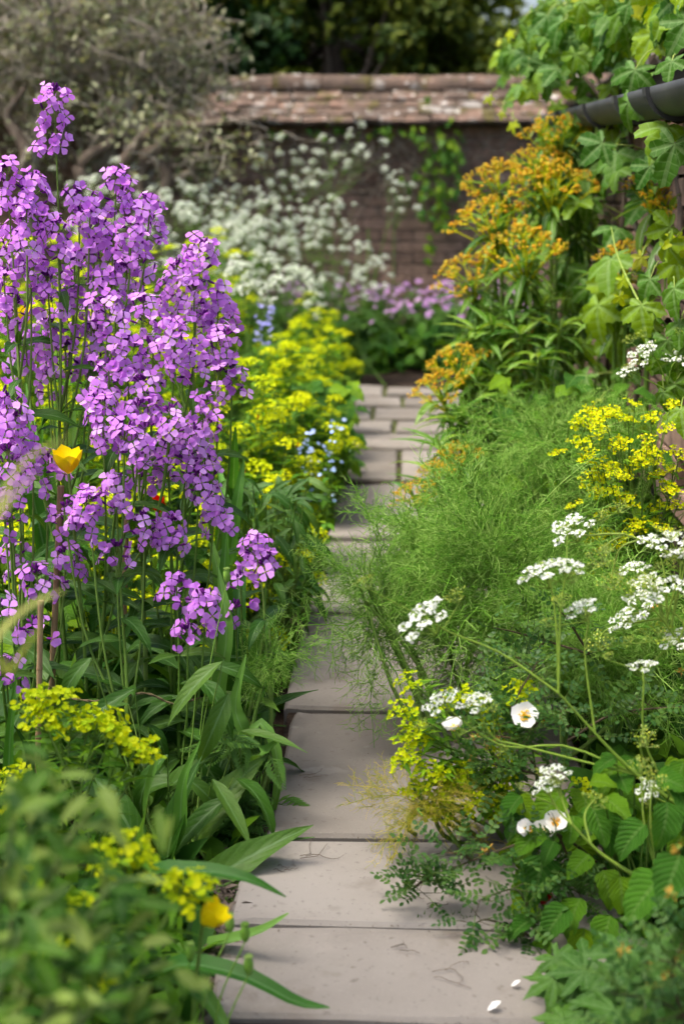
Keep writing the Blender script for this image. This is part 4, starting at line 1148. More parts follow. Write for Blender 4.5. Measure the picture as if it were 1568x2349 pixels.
def fennel(label, base, cen, Y, rad, n, meshes, rg, smin=.75, smax=1.15, dz=.15, name="fennel", stems=7):
    """cen, rad: middle and half size of the feathery cloud along the sight lines"""
    base = np.asarray(base, float)
    t = thing(name, label, "fennel", base)
    C = W(*cen, Y); sc = Y / F_PX
    R3 = np.array([rad[0] * sc, rad[2], rad[1] * sc])
    sm = MB()
    ends = []
    for i in range(stems):
        d = nrm(rg.normal(size=3) * [1, .8, .4] + [0, 0, .7]); e = C + d * R3 * .75
        P = curve([base + rg.normal(size=3) * [.03, .03, 0], (base + C) / 2 + rg.normal(size=3) * .03, C + d * R3 * .3, e], 12)
        sm.add(tube(P, [.005, .0035, .0015], 5), 0, rg.uniform()); ends.append(P)
    put("stem", sm.mesh("stem", M['stem']), t, (0, 0, 0))
    for i in range(n):
        P = ends[i % stems]; p = P[rg.integers(4, 12)]
        d = nrm(rg.normal(size=3) * [1, .9, .7] + [0, -.15, .12])
        tgt = C + d * R3 * rg.uniform(.55, .95)
        q = p * .3 + tgt * .7 - d * .08
        dirn = nrm((tgt - q) + d * .1 + [0, 0, .03] + rg.normal(size=3) * .06)
        put("frond", meshes[rg.integers(len(meshes))], t, q, basis(dirn, nrm([0, -.3, 1] + rg.normal(size=3) * .4)), rg.uniform(smin, smax))
    return t
rg = np.random.default_rng(3)
fennel("feathery green fennel cloud spilling across the path in the middle", W(1150, 1600, 2.75) * [1, 1, 0], (1120, 1330), 2.75, (275, 205, .24), 84, FRg, rg)
fennel("wispy green fennel fronds reaching over the path from the left side of the cloud", W(1000, 1600, 2.6) * [1, 1, 0], (850, 1400), 2.62, (125, 190, .13), 15, FRg, rg, .65, 1.0)
fennel("feathery fennel behind the yellow spurge at the right wall", W(1400, 1400, 3.2) * [1, 1, 0], (1270, 1020), 3.2, (140, 105, .18), 24, FRg, rg, .8, 1.1)
fennel("dense fennel tuft under the cow parsley at right", W(1350, 1700, 2.5) * [1, 1, 0], (1350, 1450), 2.5, (180, 130, .16), 46, FRg, rg, .65, 1.0)
fennel("yellowing bronze fennel fronds drooping onto the paving below the lime spurge", W(1130, 1900, 2.22) * [1, 1, 0], (965, 1850), 2.12, (150, 110, .10), 9, FRo, rg, .45, .75)
fennel("thin fennel wisps beside the dame's rocket on the left path edge", W(600, 1750, 2.35) * [1, 1, 0], (620, 1500), 2.4, (50, 140, .05), 4, FRg, rg, .45, .7, stems=3)

# ------------------------------------------------------------------ cow parsley
def umbel_geo(seed, R=.034, n=9, fl=17, fr=.0026, dome=.30):
    rg = np.random.default_rng(seed); mb = MB()
    star = disc(1.0, 5, .15)
    for i in range(n):
        a = i * 2.4; q = math.sqrt((i + .4) / n)
        e = np.array([math.cos(a) * R * q, math.sin(a) * R * q, R * (.95 - dome * q * q)])
        mb.add(tube([[0, 0, 0], e * .55 + [0, 0, -.002], e], [.0008, .0006], 3), 1)
        k_ = np.arange(fl); aa = k_ * 2.4; rr = min(R * .27, .0088) * np.sqrt((k_ + .5) / fl)
        pos = e + np.stack([np.cos(aa) * rr, np.sin(aa) * rr, .0045 - 18 * rr * rr], -1) + rg.normal(size=(fl, 3)) * .0006
        for p in pos[::3]: mb.add(tube([e, p], [.0004, .0003], 3), 1)
        scatter(mb, star, pos[3:], rg.normal(size=(fl - 3, 3)), np.array([0, 0, 1.]) + rg.normal(size=(fl - 3, 3)) * .4, fr * rg.uniform(.7, 1.4, fl - 3), 0, rg.uniform(0, .9, fl - 3))
        scatter(mb, star, pos[:3], rg.normal(size=(3, 3)), np.array([0, 0, 1.]) + rg.normal(size=(3, 3)) * .4, np.full(3, fr * .9), 1, rg.uniform(0, .9, 3))
    return mb
UM = [umbel_geo(s).mesh("umbel", [M['white'], M['ray']]) for s in range(3)]
UF = [umbel_geo(10 + s, R=.026, n=9, fl=8, fr=.0038, dome=.8).mesh("umbel", [M['white'], M['stem']]) for s in range(3)]
UG = [umbel_geo(20 + s, R=.024, n=9, fl=7, fr=.0016).mesh("seed_umbel", [M['umbel_green'], M['paledstem']]) for s in range(2)]
fern = MB()
_r = np.random.default_rng(4)
fv = leaf(1, .22, 'lance', 3, 3, .2, .3)
fp, fd = [], []
for i in range(9):
    f = i / 9
    for sg in (-1, 1):
        fp.append([0, .1 + .85 * f, 0]); fd.append([sg, .7, .1])
        fp.append([sg * .12 * (1 - f), .2 + .8 * f, .01]); fd.append([sg * .4, 1, .1])
scatter(fern, fv, np.array(fp), np.array(fd), np.tile([0, 0, 1.], (len(fp), 1)), np.repeat(.34 * (1 - .7 * np.arange(9) / 9), 4), 0, _r.uniform(0, .4, len(fp)))
fern.add(tube([[0, 0, 0], [0, .5, .02], [0, 1, 0]], [.01, .004], 3), 0, .2)
FERN = fern.mesh("leaf", M['geranium_leaf'])
rg = np.random.default_rng(41)
far_parsley = [
    (400, 7.3, "foamy cow parsley below the grey tree's gnarled trunk, leftmost of the white drift", [(x, y) for x, y in zip(rg.uniform(340, 470, 22), rg.uniform(440, 620, 22))]),
    (470, 7.7, "foamy cow parsley with dense white heads behind the purple flower peak", [(x, y) for x, y in zip(rg.uniform(420, 560, 26), rg.uniform(415, 560, 26))]),
    (540, 7.2, "foamy cow parsley just above the lime drift's left end", [(x, y) for x, y in zip(rg.uniform(470, 630, 24), rg.uniform(480, 650, 24))]),
    (620, 7.9, "foamy cow parsley in the middle of the white drift before the wall", [(x, y) for x, y in zip(rg.uniform(550, 690, 24), rg.uniform(440, 600, 24))]),
    (700, 8.6, "tall cow parsley whose heads stand against the bricks below the coping", [(600, 360), (640, 350), (650, 395), (690, 370), (705, 390), (735, 350), (760, 320), (800, 310), (770, 355), (815, 345), (840, 350), (830, 335), (675, 410), (650, 430), (620, 420), (720, 420), (745, 400)]),
    (760, 8.3, "cow parsley with scattered heads in front of the wall, right of the drift", [(x, y) for x, y in zip(rg.uniform(660, 840, 20), rg.uniform(440, 580, 20))]),
    (870, 8.7, "lone tall cow parsley with three small heads beside the wall climber", [(895, 405), (925, 420), (945, 425), (915, 455), (920, 480), (905, 415)]),
    (640, 6.9, "low cow parsley at the edge of the mauve cranesbill", [(x, y) for x, y in zip(rg.uniform(560, 720, 16), rg.uniform(590, 700, 16))] + [(720, 690), (735, 700), (705, 695), (725, 725)]),
    (800, 8.0, "cow parsley heads mixed into the mauve cranesbill's top", [(x, y) for x, y in zip(rg.uniform(700, 900, 16), rg.uniform(550, 660, 16))]),
    (560, 5.6, "white cow parsley heads rising out of the lime spurge drift", [(575, 655), (620, 645), (560, 660), (600, 665), (625, 905), (640, 640), (545, 650)]),
    (260, 7.6, "cow parsley glimpsed behind the purple flowers under the grey tree", [(x, y) for x, y in zip(rg.uniform(150, 360, 22), rg.uniform(400, 560, 22))]),
]
def parsley_far(bx_, Y, label, heads, rg):
    base = W(bx_, 700, Y) * [1, 1, 0]
    t = thing("cow_parsley", label, "cow parsley", base, "cow parsley drift before the wall")
    sm = MB()
    hub = []
    for i in range(4):
        h = W(bx_ + rg.normal() * 40, np.mean([h_[1] for h_ in heads]) + 90, Y + rg.normal() * .1)
        sm.add(tube(curve([base + rg.normal(size=3) * [.08, .08, 0], (base + h) / 2 + rg.normal(size=3) * .03, h], 7), [.005, .003], 4)); hub.append(h)
    for (x, y) in heads:
        tip = W(x, y, Y + rg.normal() * .18)
        h = hub[int(np.argmin([np.linalg.norm(q - tip) for q in hub]))]
        sm.add(tube(curve([h, (h + tip) / 2 + [(tip - h)[0] * .2, 0, -.03], tip], 6), [.0025, .0012], 4))
        up = nrm([rg.normal() * .45, -.5 + rg.normal() * .35, 1])
        put("umbel", UF[rg.integers(3)], t, tip - up * .02, basis(np.cross(up, rdir()), up), rg.uniform(.7, 1.25))
        for _ in range(2 if rg.uniform() < .8 else 1):
            tp2 = tip + rg.normal(size=3) * [.07, .07, .045]
            sm.add(tube([(h + tip) / 2, tp2], [.0014, .001], 3))
            put("umbel", UF[rg.integers(3)], t, tp2, basis(np.cross(up, rdir()), up), rg.uniform(.55, 1.05))
    put("stem", sm.mesh("stem", M['stem']), t, (0, 0, 0))
    for _ in range(30):
        p = base + np.array([rg.normal() * .14, rg.normal() * .14, rg.uniform(.05, .5)])
        put("leaf", FERN, t, p, basis([rg.normal(), rg.normal(), .45], [0, 0, 1]), rg.uniform(.12, .2))
for bx_, Y, label, heads in far_parsley: parsley_far(bx_, Y, label, heads, rg)

def parsley_near(label, Y, trunk, twigs, rg, name="cow_parsley"):
    """trunk: list of (x, y, dY); twigs: (from trunk fraction, [(x, y, dY) ...], kind, size, tilt)"""
    P = curve([W(x, y, Y + d) for x, y, d in trunk], 24)
    base = P[0] * [1, 1, 0]
    t = thing(name, label, "cow parsley", base, "cow parsley over the right path edge")
    sm = MB()
    sm.add(tube(np.vstack([base, P]), [.0036, .0036, .0026, .0015], 6), 0, .4)
    for fr, pts, kind, s, tilt in twigs:
        k_ = int(fr * 23)
        Q = curve([P[k_]] + [W(x, y, Y + d) for x, y, d in pts], 12)
        sm.add(tube(Q, [.0021, .0016, .0011], 5), 0, .5)
        up = nrm(nrm(Q[-1] - Q[-3]) * .35 + np.array(tilt))
        me = {'w': UM, 'g': UG}[kind]
        put("umbel" if kind == 'w' else "seed_umbel", me[rg.integers(len(me))], t, Q[-1] - up * .022 * s, basis(np.cross(up, rdir()), up), s * (.82 if kind == 'w' else 1))
        if kind == 'w':
            for _ in range(2):
                q = Q[rg.integers(6, 11)]; e = q + rg.normal(size=3) * [.03, .02, .02] + [0, 0, .02]
                sm.add(tube([q, e], [.0009, .0006], 4), 0, .6)
                put("seed_umbel", UG[rg.integers(2)], t, e, basis(np.cross(up, rdir()), up + rg.normal(size=3) * .3), s * .5)
    put("stem", sm.mesh("stem", M['ray']), t, (0, 0, 0))
rg = np.random.default_rng(55)
parsley_near("long cow parsley stalk crossing from lower right to a tilted white head above the path", 1.95, [(1600, 1880, 0), (1440, 1760, 0), (1280, 1590, 0)],
    [(1.0, [(1150, 1500, .02), (1030, 1450, .02), (975, 1418, .03)], 'w', 1.5, (-.35, -.35, .9)), (1.0, [(1276, 1450, .02), (1262, 1340, .04), (1245, 1312, .05)], 'w', 1.25, (-.2, -.3, 1)), (1.0, [(1285, 1400, .02), (1300, 1300, .03)], 'w', .95, (.1, -.2, 1)),
     (.45, [(1300, 1712, .02), (1180, 1715, .02), (1110, 1690, .03), (1010, 1612, .04)], 'w', 1.0, (-.4, -.3, .9)), (.45, [(1200, 1712, .02), (1130, 1690, .03), (1090, 1612, .03)], 'w', .95, (-.1, -.3, 1)), (.75, [(1340, 1500, .03), (1350, 1420, .04), (1335, 1395, .05)], 'w', .95, (-.2, -.3, 1)), (.2, [(1478, 1700, .0), (1475, 1560, 0), (1470, 1530, .02)], 'w', .85, (-.2, -.3, 1)),
     (.12, [(1500, 1830, -.02), (1482, 1812, -.04)], 'w', .65, (-.1, -.7, .7)), (.35, [(1465, 1700, -.02), (1480, 1690, -.03)], 'g', .9, (0, -.3, 1))], rg)
parsley_near("cow parsley with crowded white heads at the right picture edge", 2.1, [(1620, 1700, 0), (1590, 1540, 0), (1540, 1450, 0), (1500, 1400, 0)],
    [(1.0, [(1470, 1385, 0)], 'w', 1.25, (-.1, -.35, 1)), (1.0, [(1440, 1410, 0), (1425, 1425, 0)], 'w', .8, (-.2, -.35, 1)), (.9, [(1500, 1340, .02), (1480, 1345, .02)], 'w', 1.0, (0, -.3, 1)), (.8, [(1545, 1360, 0), (1550, 1345, 0)], 'w', 1.1, (.1, -.3, 1)), (.7, [(1560, 1300, .02), (1540, 1245, .03)], 'w', 1.3, (0, -.3, 1)), (.7, [(1570, 1290, .02), (1565, 1275, .03)], 'w', 1.1, (.1, -.3, 1)), (.8, [(1490, 1330, .04), (1450, 1305, .06)], 'w', .85, (0, -.3, 1)), (.75, [(1520, 1300, .04), (1490, 1240, .06)], 'w', .8, (0, -.3, 1)), (.6, [(1560, 1450, .0), (1500, 1450, 0)], 'g', 1.1, (0, -.3, 1)), (.6, [(1560, 1420, .0), (1440, 1340, .02)], 'g', 1.0, (0, -.3, 1)), (.9, [(1400, 1440, .02), (1370, 1470, .02)], 'g', 1.0, (0, -.3, 1)), (.5, [(1580, 1460, 0), (1550, 1470, 0)], 'w', .9, (0, -.4, 1))], rg)
parsley_near("cow parsley with a long arching stalk to the topmost near white head", 2.2, [(1640, 1600, 0), (1600, 1350, 0), (1520, 1262, 0), (1430, 1225, 0)],
    [(1.0, [(1380, 1225, 0), (1345, 1228, 0), (1310, 1215, 0)], 'w', 1.25, (-.25, -.5, .9)), (1.0, [(1390, 1250, 0), (1370, 1275, 0)], 'g', 1.0, (-.2, -.3, 1)), (.9, [(1420, 1260, 0), (1400, 1330, 0)], 'g', .9, (-.2, -.3, 1))], rg)
parsley_near("thin cow parsley with half open heads among the balm leaves", 1.85, [(1590, 2060, 0), (1480, 2020, 0), (1380, 1960, 0), (1310, 1890, 0)],
    [(1.0, [(1290, 1840, .02), (1270, 1775, .03)], 'w', .8, (-.1, -.3, 1)), (1.0, [(1280, 1860, .02), (1250, 1805, .03)], 'w', .7, (-.3, -.3, .9)), (.8, [(1340, 1870, .02), (1365, 1830, .03)], 'g', .8, (.1, -.3, 1)), (.3, [(1490, 1860, .0), (1500, 1790, 0)], 'g', .9, (0, -.3, 1)), (.25, [(1478, 1900, 0), (1468, 1750, .02)], 'g', .8, (0, -.3, 1))], rg)
parsley_near("soft cow parsley heads against the vine at the right edge", 3.0, [(1600, 1100, 0), (1570, 950, 0), (1530, 880, 0)],
    [(1.0, [(1500, 820, .0), (1470, 815, 0)], 'w', 1.3, (-.3, -.4, .9)), (1.0, [(1540, 840, 0), (1555, 825, 0)], 'w', 1.3, (0, -.4, 1)), (.8, [(1500, 880, 0), (1440, 850, .02)], 'w', .9, (-.2, -.3, 1))], rg)

# ------------------------------------------------------------------ cranesbill at the end of the path and at lower right
GL = [MB().add(lobed(1, ((-140, .8), (-95, .9), (-48, .97), (0, 1.0), (48, .97), (95, .9), (140, .8)), .42, 44, .14, d, .06, seed=s, sharp=1.5, gap=164)).mesh("leaf", M['geranium_leaf']) for s, d in enumerate((.1, .3, .5))]
def mauve_flower():
    mb = MB()
    for k_ in range(5):
        a = k_ * 1.2566
        v, f, l = leaf(.016, .014, 'obovate', 4, 3, 0, .2)
        mb.add((v @ basis([math.cos(a), math.sin(a), .2], [0, 0, 1]).T, f, l), 0)
    mb.add(tube([[0, 0, 0], [0, 0, -.03]], [.001, .0007], 3), 1)
    return mb.mesh("flower", [M['mauve'], M['stem']])
MF = mauve_flower()
def cranesbill(label, cen, Y, rad, ht, nl, nf, rg, ls=(.035, .06), fs=1.0):
    base = W(cen, 900, Y) * [1, 1, 0]
    t = thing("cranesbill", label, "cranesbill", base, None)
    sm = MB()
    for i in range(nl):
        a = rg.uniform(0, 6.28); q = math.sqrt(rg.uniform(0, 1))
        z = ht * (1 - .55 * q * q) * rg.uniform(.55, 1.0)
        if q > .8: z *= rg.uniform(.2, 1)
        p = base + np.array([math.cos(a) * q * rad, math.sin(a) * q * rad * .8, z])
        put("leaf", GL[rg.integers(3)], t, p, basis([math.cos(a) + rg.normal() * .4, math.sin(a) - .3, -.15], [math.cos(a) * .5 * q, -.35, 1]), rg.uniform(*ls))
        st = base + (p - base) * [.3, .3, 0]
        sm.add(tube(curve([st, (st + p) / 2 + [0, 0, .03], p], 5), [.0018, .001], 3), 0, rg.uniform())
    for i in range(nf):
        a = rg.uniform(0, 6.28); q = math.sqrt(rg.uniform(0, 1)) * .95
        p = base + np.array([math.cos(a) * q * rad, math.sin(a) * q * rad * .8, ht * (1 - .4 * q * q) + rg.uniform(.02, .1)])
        n = nrm([rg.normal() * .4, -.5 + rg.normal() * .3, .8])
        put("flower", MF, t, p, basis(np.cross(n, rdir()), n), fs * rg.uniform(.8, 1.3))
        sm.add(tube([p - [0, 0, .02], p - [rg.normal() * .02, 0, .14]], [.001, .001], 3), 0, .5)
    put("stem", sm.mesh("stem", M['stem']), t, (0, 0, 0))
rg = np.random.default_rng(66)
cranesbill("mauve cranesbill mound left of the far end of the path", 800, 8.75, .42, .46, 150, 56, rg, (.05, .085), 1.3)
cranesbill("mauve cranesbill mound closing the far end of the path", 930, 8.85, .45, .46, 160, 60, rg, (.05, .085), 1.3)
cranesbill("mauve cranesbill mound under the orange honey spurge at the far wall", 1080, 8.9, .42, .48, 140, 56, rg, (.05, .085), 1.3)
cranesbill("pale mauve cranesbill behind the white cow parsley drift", 690, 8.7, .38, .46, 110, 46, rg, (.05, .085), 1.3)

# ------------------------------------------------------------------ lower right: burnet rose, balm, cranesbill leaves
def pinnate(seed):
    rg = np.random.default_rng(seed); mb = MB()
    lf_ = leaf(1, .62, 'oval', 5, 3, .2, .3)
    mb.add(tube([[0, 0, 0], [0, .02, .001], [0, .045, -.003]], [.0007, .0004], 3), 1)
    for i in range(4):
        for sg in (-1, 1):
            mb.add(xf(lf_, basis([sg, .45 + rg.normal() * .15, .1 + rg.normal() * .25], [rg.normal() * .25, 0, 1]), (0, .010 + i * .0095, 0), .0112 - .0006 * i), 0, rg.uniform(0, .3))
    mb.add(xf(lf_, basis([0, 1, -.1], [0, 0, 1]), (0, .045, -.003), .011), 0, .1)
    return mb.mesh("leaf", [M['rose_leaf'], M['stem']])
PN = [pinnate(s) for s in range(4)]
def rose_flower(seed, op=.25):
    rg = np.random.default_rng(seed); mb = MB()
    for k_ in range(5):
        a = k_ * 1.2566 + rg.normal() * .06
        v, f, l = leaf(.0215, .0215, 'obovate', 6, 5, .12, -.35, wave=.03, seed=seed + k_)
        mb.add(xf((v, f, l), basis([math.cos(a), math.sin(a), op + rg.normal() * .08], [0, 0, 1]), (0, 0, .0004 * k_)), 0)
    pm, mb = mb, MB()
    n = 34; aa = rg.uniform(0, 6.28, n); rr = rg.uniform(.002, .008, n)
    for a, r in zip(aa, rr):
        e = np.array([math.cos(a) * r, math.sin(a) * r, .0065 + rg.uniform(-.001, .0015)])
        mb.add(tube([[0, 0, .001], e], [.0003, .0003], 3), 0); mb.add(xf(octa(.0013), None, e), 0)
    mb.add(xf(ball(.0028, 1, 1, .8), None, (0, 0, .002)), 0)
    pm.add(tube([[0, 0, -.03], [0, 0, 0]], [.001, .0022], 4), 1)
    return pm.mesh("flower", [M['rose_white'], M['stem']]), mb.mesh("stamens", M['stamen'])
RF = [rose_flower(1, .22), rose_flower(2, .7), rose_flower(3, 1.3)]
def spent():
    mb = MB(); rg = np.random.default_rng(8)
    for k_ in range(9):
        mb.add(xf(leaf(.010, .003, 'lance', 3, 3, .2, .6), basis(nrm(rg.normal(size=3) + [0, 0, .4]), rdir())), 0)
    mb.add(ball(.003, 1, 1, 1, 5, 3), 1)
    return mb.mesh("spent_flower", [M['dry_leaf'], M['stem']])
SPENT = spent()
def burnet(label, Y, stems, nleaf, flowers, sp, rg, spread=.035, base=None):
    P0 = W(*stems[0][0][:2], Y)
    base = P0 * [1, 1, 0] if base is None else base
    t = thing("burnet_rose", label, "rose", base)
    sm = MB(); allp = []
    for st in stems:
        P = curve([W(q[0], q[1], Y + (q[2] if len(q) > 2 else 0)) for q in st], 16)
        sm.add(tube(P, [.0024, .0018, .001], 5), 0, rg.uniform()); allp.append(P)
    allp = np.concatenate(allp)
    for _ in range(nleaf):
        p = allp[rg.integers(len(allp))]
        d = nrm(rg.normal(size=3) * [1, .8, .6] + [0, -.3, .25])
        q = p + d * rg.uniform(0, spread)
        sm.add(tube([p, q], [.0006, .0006], 3), 0, .2)
        put("leaf", PN[rg.integers(4)], t, q, basis(d + rg.normal(size=3) * .3, [rg.normal() * .3, -.4, 1]), rg.uniform(.75, 1.2))
    for (x, y, dy, k_, n) in flowers:
        fl_ = put("flower", RF[k_][0], t, W(x, y, Y + dy), basis(np.cross(n, [.2, .1, 1]), nrm(n)), 1.12)
        put("stamens", RF[k_][1], fl_, (0, 0, 0), origin=(0, 0, 0))
    for (x, y) in sp:
        put("spent_flower", SPENT, t, W(x, y, Y), basis(rdir(), rdir()), 1.1)
    put("stem", sm.mesh("stem", M['darkstem']), t, (0, 0, 0))
rg = np.random.default_rng(88)
burnet("burnet rose with one open white flower among the lime spurge", 2.08, [[(1330, 1950, 0), (1200, 1720, .02), (1120, 1690, .02), (1040, 1700, .03)], [(1200, 1720), (1230, 1660), (1290, 1630)], [(1250, 1780), (1160, 1760), (1080, 1740)], [(1300, 1700), (1400, 1640), (1500, 1625), (1590, 1620)], [(1200, 1720, .02), (1180, 1620, .04), (1230, 1520, .06)]], 150,
       [(1202, 1643, -.03, 0, (-.05, -.85, .55)), (1042, 1676, -.02, 1, (-.3, -.2, .9)), (1160, 1832, 0, 2, (.9, -.3, -.2))], [(1090, 1690), (1110, 1710), (1085, 1740), (1250, 1655), (1140, 1700), (1560, 1540)], rg)
burnet("dark burnet rose sprays behind the tilted white umbel", 2.3, [[(1350, 1500), (1250, 1470, .02), (1180, 1450, .02), (1130, 1440)], [(1250, 1470), (1200, 1520), (1140, 1540)], [(1350, 1500), (1300, 1420), (1280, 1400)]], 75, [], [(1500, 1390)], rg)
burnet("arching burnet rose branch with small dark leaves reaching over the slabs", 1.95, [[(1420, 2020, .05), (1280, 1915), (1190, 1935), (1080, 1975), (985, 2010), (930, 2005)], [(1000, 2005), (950, 2035), (955, 2050)], [(1080, 1975), (1060, 1960), (1010, 1955)], [(1280, 1915), (1310, 1990), (1330, 2060)], [(1250, 1920), (1260, 1990), (1300, 2040)]], 120,
       [(1272, 1888, 0, 1, (0, -.8, .6)), (1240, 1915, .01, 1, (.2, -.5, .8)), (1215, 1905, .0, 2, (-.5, -.5, .5))], [(1105, 1955), (1120, 1945)], rg, .04)
burnet("low burnet rose tuft drooping onto the paving beside the big balm leaves", 1.88, [[(1290, 2180), (1200, 2140), (1120, 2110), (1085, 2120)], [(1200, 2140), (1150, 2200), (1110, 2220)], [(1230, 2150), (1200, 2060), (1170, 2040), (1100, 2065)], [(1200, 2140), (1180, 2200), (1195, 2240)]], 70, [], [], rg, .03)
burnet("burnet rose sprays with spent orange flowers in the bottom right corner", 1.45, [[(1640, 2500), (1560, 2330), (1470, 2290), (1400, 2280)], [(1600, 2400), (1540, 2250), (1570, 2150), (1590, 2090)], [(1560, 2330), (1480, 2350), (1400, 2370)], [(1640, 2400), (1568, 2230), (1510, 2200)]], 90, [], [(1555, 1945), (1540, 2050), (1480, 2215), (1530, 2240), (1555, 2190), (1430, 2180), (1495, 2260)], rg, .03)

BL = [MB().add(leaf(1, w, 'ovate', 15, 5, fo, cu, wave=.05, teeth=.10, seed=s)).mesh("leaf", M['balm_leaf']) for s, (w, fo, cu) in enumerate([(.72, .25, .7), (.66, .35, 1.1), (.78, .15, .4), (.7, .45, .9)])]
def leafy(label, cat, base, leaves, meshes, rg, name, nstem=5, mat='stem', rnd=0, box_=None, Yr=None, ls=(.05, .08)):
    base = np.asarray(base, float)
    t = thing(name, label, cat, base)
    sm = MB(); pts = []
    lst = list(leaves)
    for _ in range(rnd):
        lst.append((rg.uniform(box_[0], box_[2]), rg.uniform(box_[1], box_[3]), rg.uniform(*Yr), rg.uniform(*ls), None))
    for (x, y, Y, s, dd) in lst:
        p = W(x, y, Y)
        a = rg.uniform(0, 6.28)
        d = np.array(dd) if dd is not None else np.array([math.cos(a), -abs(math.sin(a)) * .8, -.25 + rg.normal() * .3])
        n = nrm([rg.normal() * .25 + d[0] * .2, -.45 + rg.normal() * .2, 1.0])
        put("leaf", meshes[rg.integers(len(meshes))], t, p, basis(d, n), s * (.85 if dd is not None and meshes is BL else 1))
        q = p * .6 + base * .4 + [0, .03, -.03]
        q[2] = max(q[2], .01)
        sm.add(tube(curve([base + rg.normal(size=3) * [.03, .03, 0], q, p], 7), [.0026, .0018, .001], 5), 0, rg.uniform())
    put("stem", sm.mesh("stem", M[mat]), t, (0, 0, 0))
    return t
leafy("bright green balm with crinkled toothed leaves at the right picture edge", "balm", W(1480, 2150, 2.0) * [1, 1, 0],
      [(1530, 1840, 1.82, .085, (-.1, -.6, -.7)), (1480, 1890, 1.85, .085, (-.8, -.3, -.5)), (1520, 2010, 1.75, .10, (-.75, -.4, -.5)), (1420, 2010, 1.85, .07, (.1, -.5, -.8)), (1380, 1870, 1.95, .08, (.3, -.6, -.6)), (1560, 1960, 1.72, .09, (-.4, -.5, -.7)), (1420, 1740, 2.0, .08, (-.5, -.4, -.5)), (1540, 1800, 1.9, .08, (.4, -.6, -.3)), (1350, 1960, 1.9, .06, (-.6, -.5, -.3)), (1400, 2100, 1.85, .08, (-.4, -.5, -.7)), (1330, 2060, 1.88, .08, (-.5, -.6, -.6))], BL, rg, "balm", rnd=90, box_=(1330, 1730, 1600, 2180), Yr=(1.88, 2.15), ls=(.04, .07))
leafy("balm with large yellow-green leaves overhanging the slabs at the path edge", "balm", W(1290, 2200, 2.0) * [1, 1, 0],
      [(1245, 1960, 1.92, .10, (-.2, -.5, -.9)), (1240, 1905, 1.95, .07, (-.6, -.5, -.2)), (1180, 1830, 2.0, .06, (.6, -.4, -.4)), (1270, 1930, 1.92, .05, (-.4, -.6, -.4)), (1300, 2080, 1.85, .08, (-.7, -.5, -.5)), (1220, 2110, 1.86, .06, (-.8, -.4, -.1)), (1260, 2150, 1.85, .07, (-.5, -.4, -.7)), (1340, 2130, 1.86, .09, (-.2, -.6, -.7)), (1200, 1870, 1.98, .06, (-.7, -.5, -.4))], BL, rg, "balm", rnd=30, box_=(1190, 1800, 1380, 2150), Yr=(1.95, 2.12), ls=(.05, .075))
cr = leafy("dark green cranesbill with deeply cut leaves at the bottom right of the path", "cranesbill", W(1420, 2420, 1.75) * [1, 1, 0],
      [(1410, 2320, 1.55, .062, (-.2, -.8, -.2)), (1330, 2330, 1.6, .055, (-.7, -.5, -.2)), (1340, 2230, 1.65, .05, (-.6, -.5, -.3)), (1430, 2190, 1.62, .055, (-.7, -.5, -.3)), (1470, 2240, 1.58, .06, (.3, -.7, -.4)), (1380, 2270, 1.62, .05, (.4, -.7, -.3)), (1500, 2180, 1.6, .055, (.6, -.5, -.2)), (1290, 2340, 1.6, .045, (-.7, -.3, -.2))], GL, rg, "cranesbill", rnd=50, box_=(1270, 2180, 1600, 2420), Yr=(1.62, 1.8), ls=(.035, .055))
leafy("mixed small leafed plant at the back of the right bed under the honey spurge", "foliage plant", W(1330, 1300, 3.5) * [1, 1, 0], [], BL, rg, "leafy_plant", rnd=80, box_=(1150, 850, 1560, 1250), Yr=(3.4, 4.0), ls=(.05, .1))

# ------------------------------------------------------------------ lower left: shrub, tulips, poppies, strap leaves
OL = [MB().add(leaf(1, w, 'oval', 7, 5, fo, cu)).mesh("leaf", M['sage_leaf']) for w, fo, cu in ((.34, .3, .5), (.40, .2, .9), (.30, .35, .2))]
def fore_shrub():
    rg = np.random.default_rng(14)
    base = W(60, 2800, 1.15) * [1, 1, 0]
    t = thing("arching_shrub", "blurred grey-green shrub in the near left corner of the picture", "shrub", base)
    sm = MB(); allp = []
    arcs = [[(-60, 2600), (30, 2100), (80, 1850), (110, 1770)], [(-40, 2600), (60, 2200), (140, 1960), (230, 1830)], [(0, 2600), (140, 2250), (240, 2050), (330, 2010)], [(60, 2600), (200, 2330), (300, 2250), (380, 2200)], [(-100, 2500), (-20, 2150), (20, 1950), (30, 1880)], [(100, 2600), (250, 2420), (340, 2380), (400, 2330)], [(-40, 2500), (50, 2300), (150, 2180), (260, 2130)], [(-60, 2500), (-10, 2300), (60, 2120), (160, 2030)], [(20, 2600), (90, 2400), (190, 2330), (260, 2300)], [(-80, 2400), (-30, 2060), (60, 1960), (140, 1890)]]
    for st in arcs:
        Y0 = rg.uniform(.86, 1.2)
        P = curve([W(x, y, Y0) for x, y in st], 18)
        sm.add(tube(P, [.004, .0028, .0014], 5), 0, rg.uniform()); allp.append(P[4:])
    allp = np.concatenate(allp)
    for _ in range(290):
        p = allp[rg.integers(len(allp))] + rg.normal(size=3) * .014
        d = nrm(rg.normal(size=3) * [1, .8, .6] + [.15, -.2, .3])
        put("leaf", OL[rg.integers(3)], t, p, basis(d, [rg.normal() * .4, -.4, 1]), rg.uniform(.022, .046))
    put("stem", sm.mesh("stem", M['sage_leaf']), t, (0, 0, 0))
fore_shrub()
rg = np.random.default_rng(15)
SNb = [spurge_near_head(90 + s).mesh("flower_head", [M['bract2'], M['spurge_leaf'], M['bract']]) for s in range(2)]
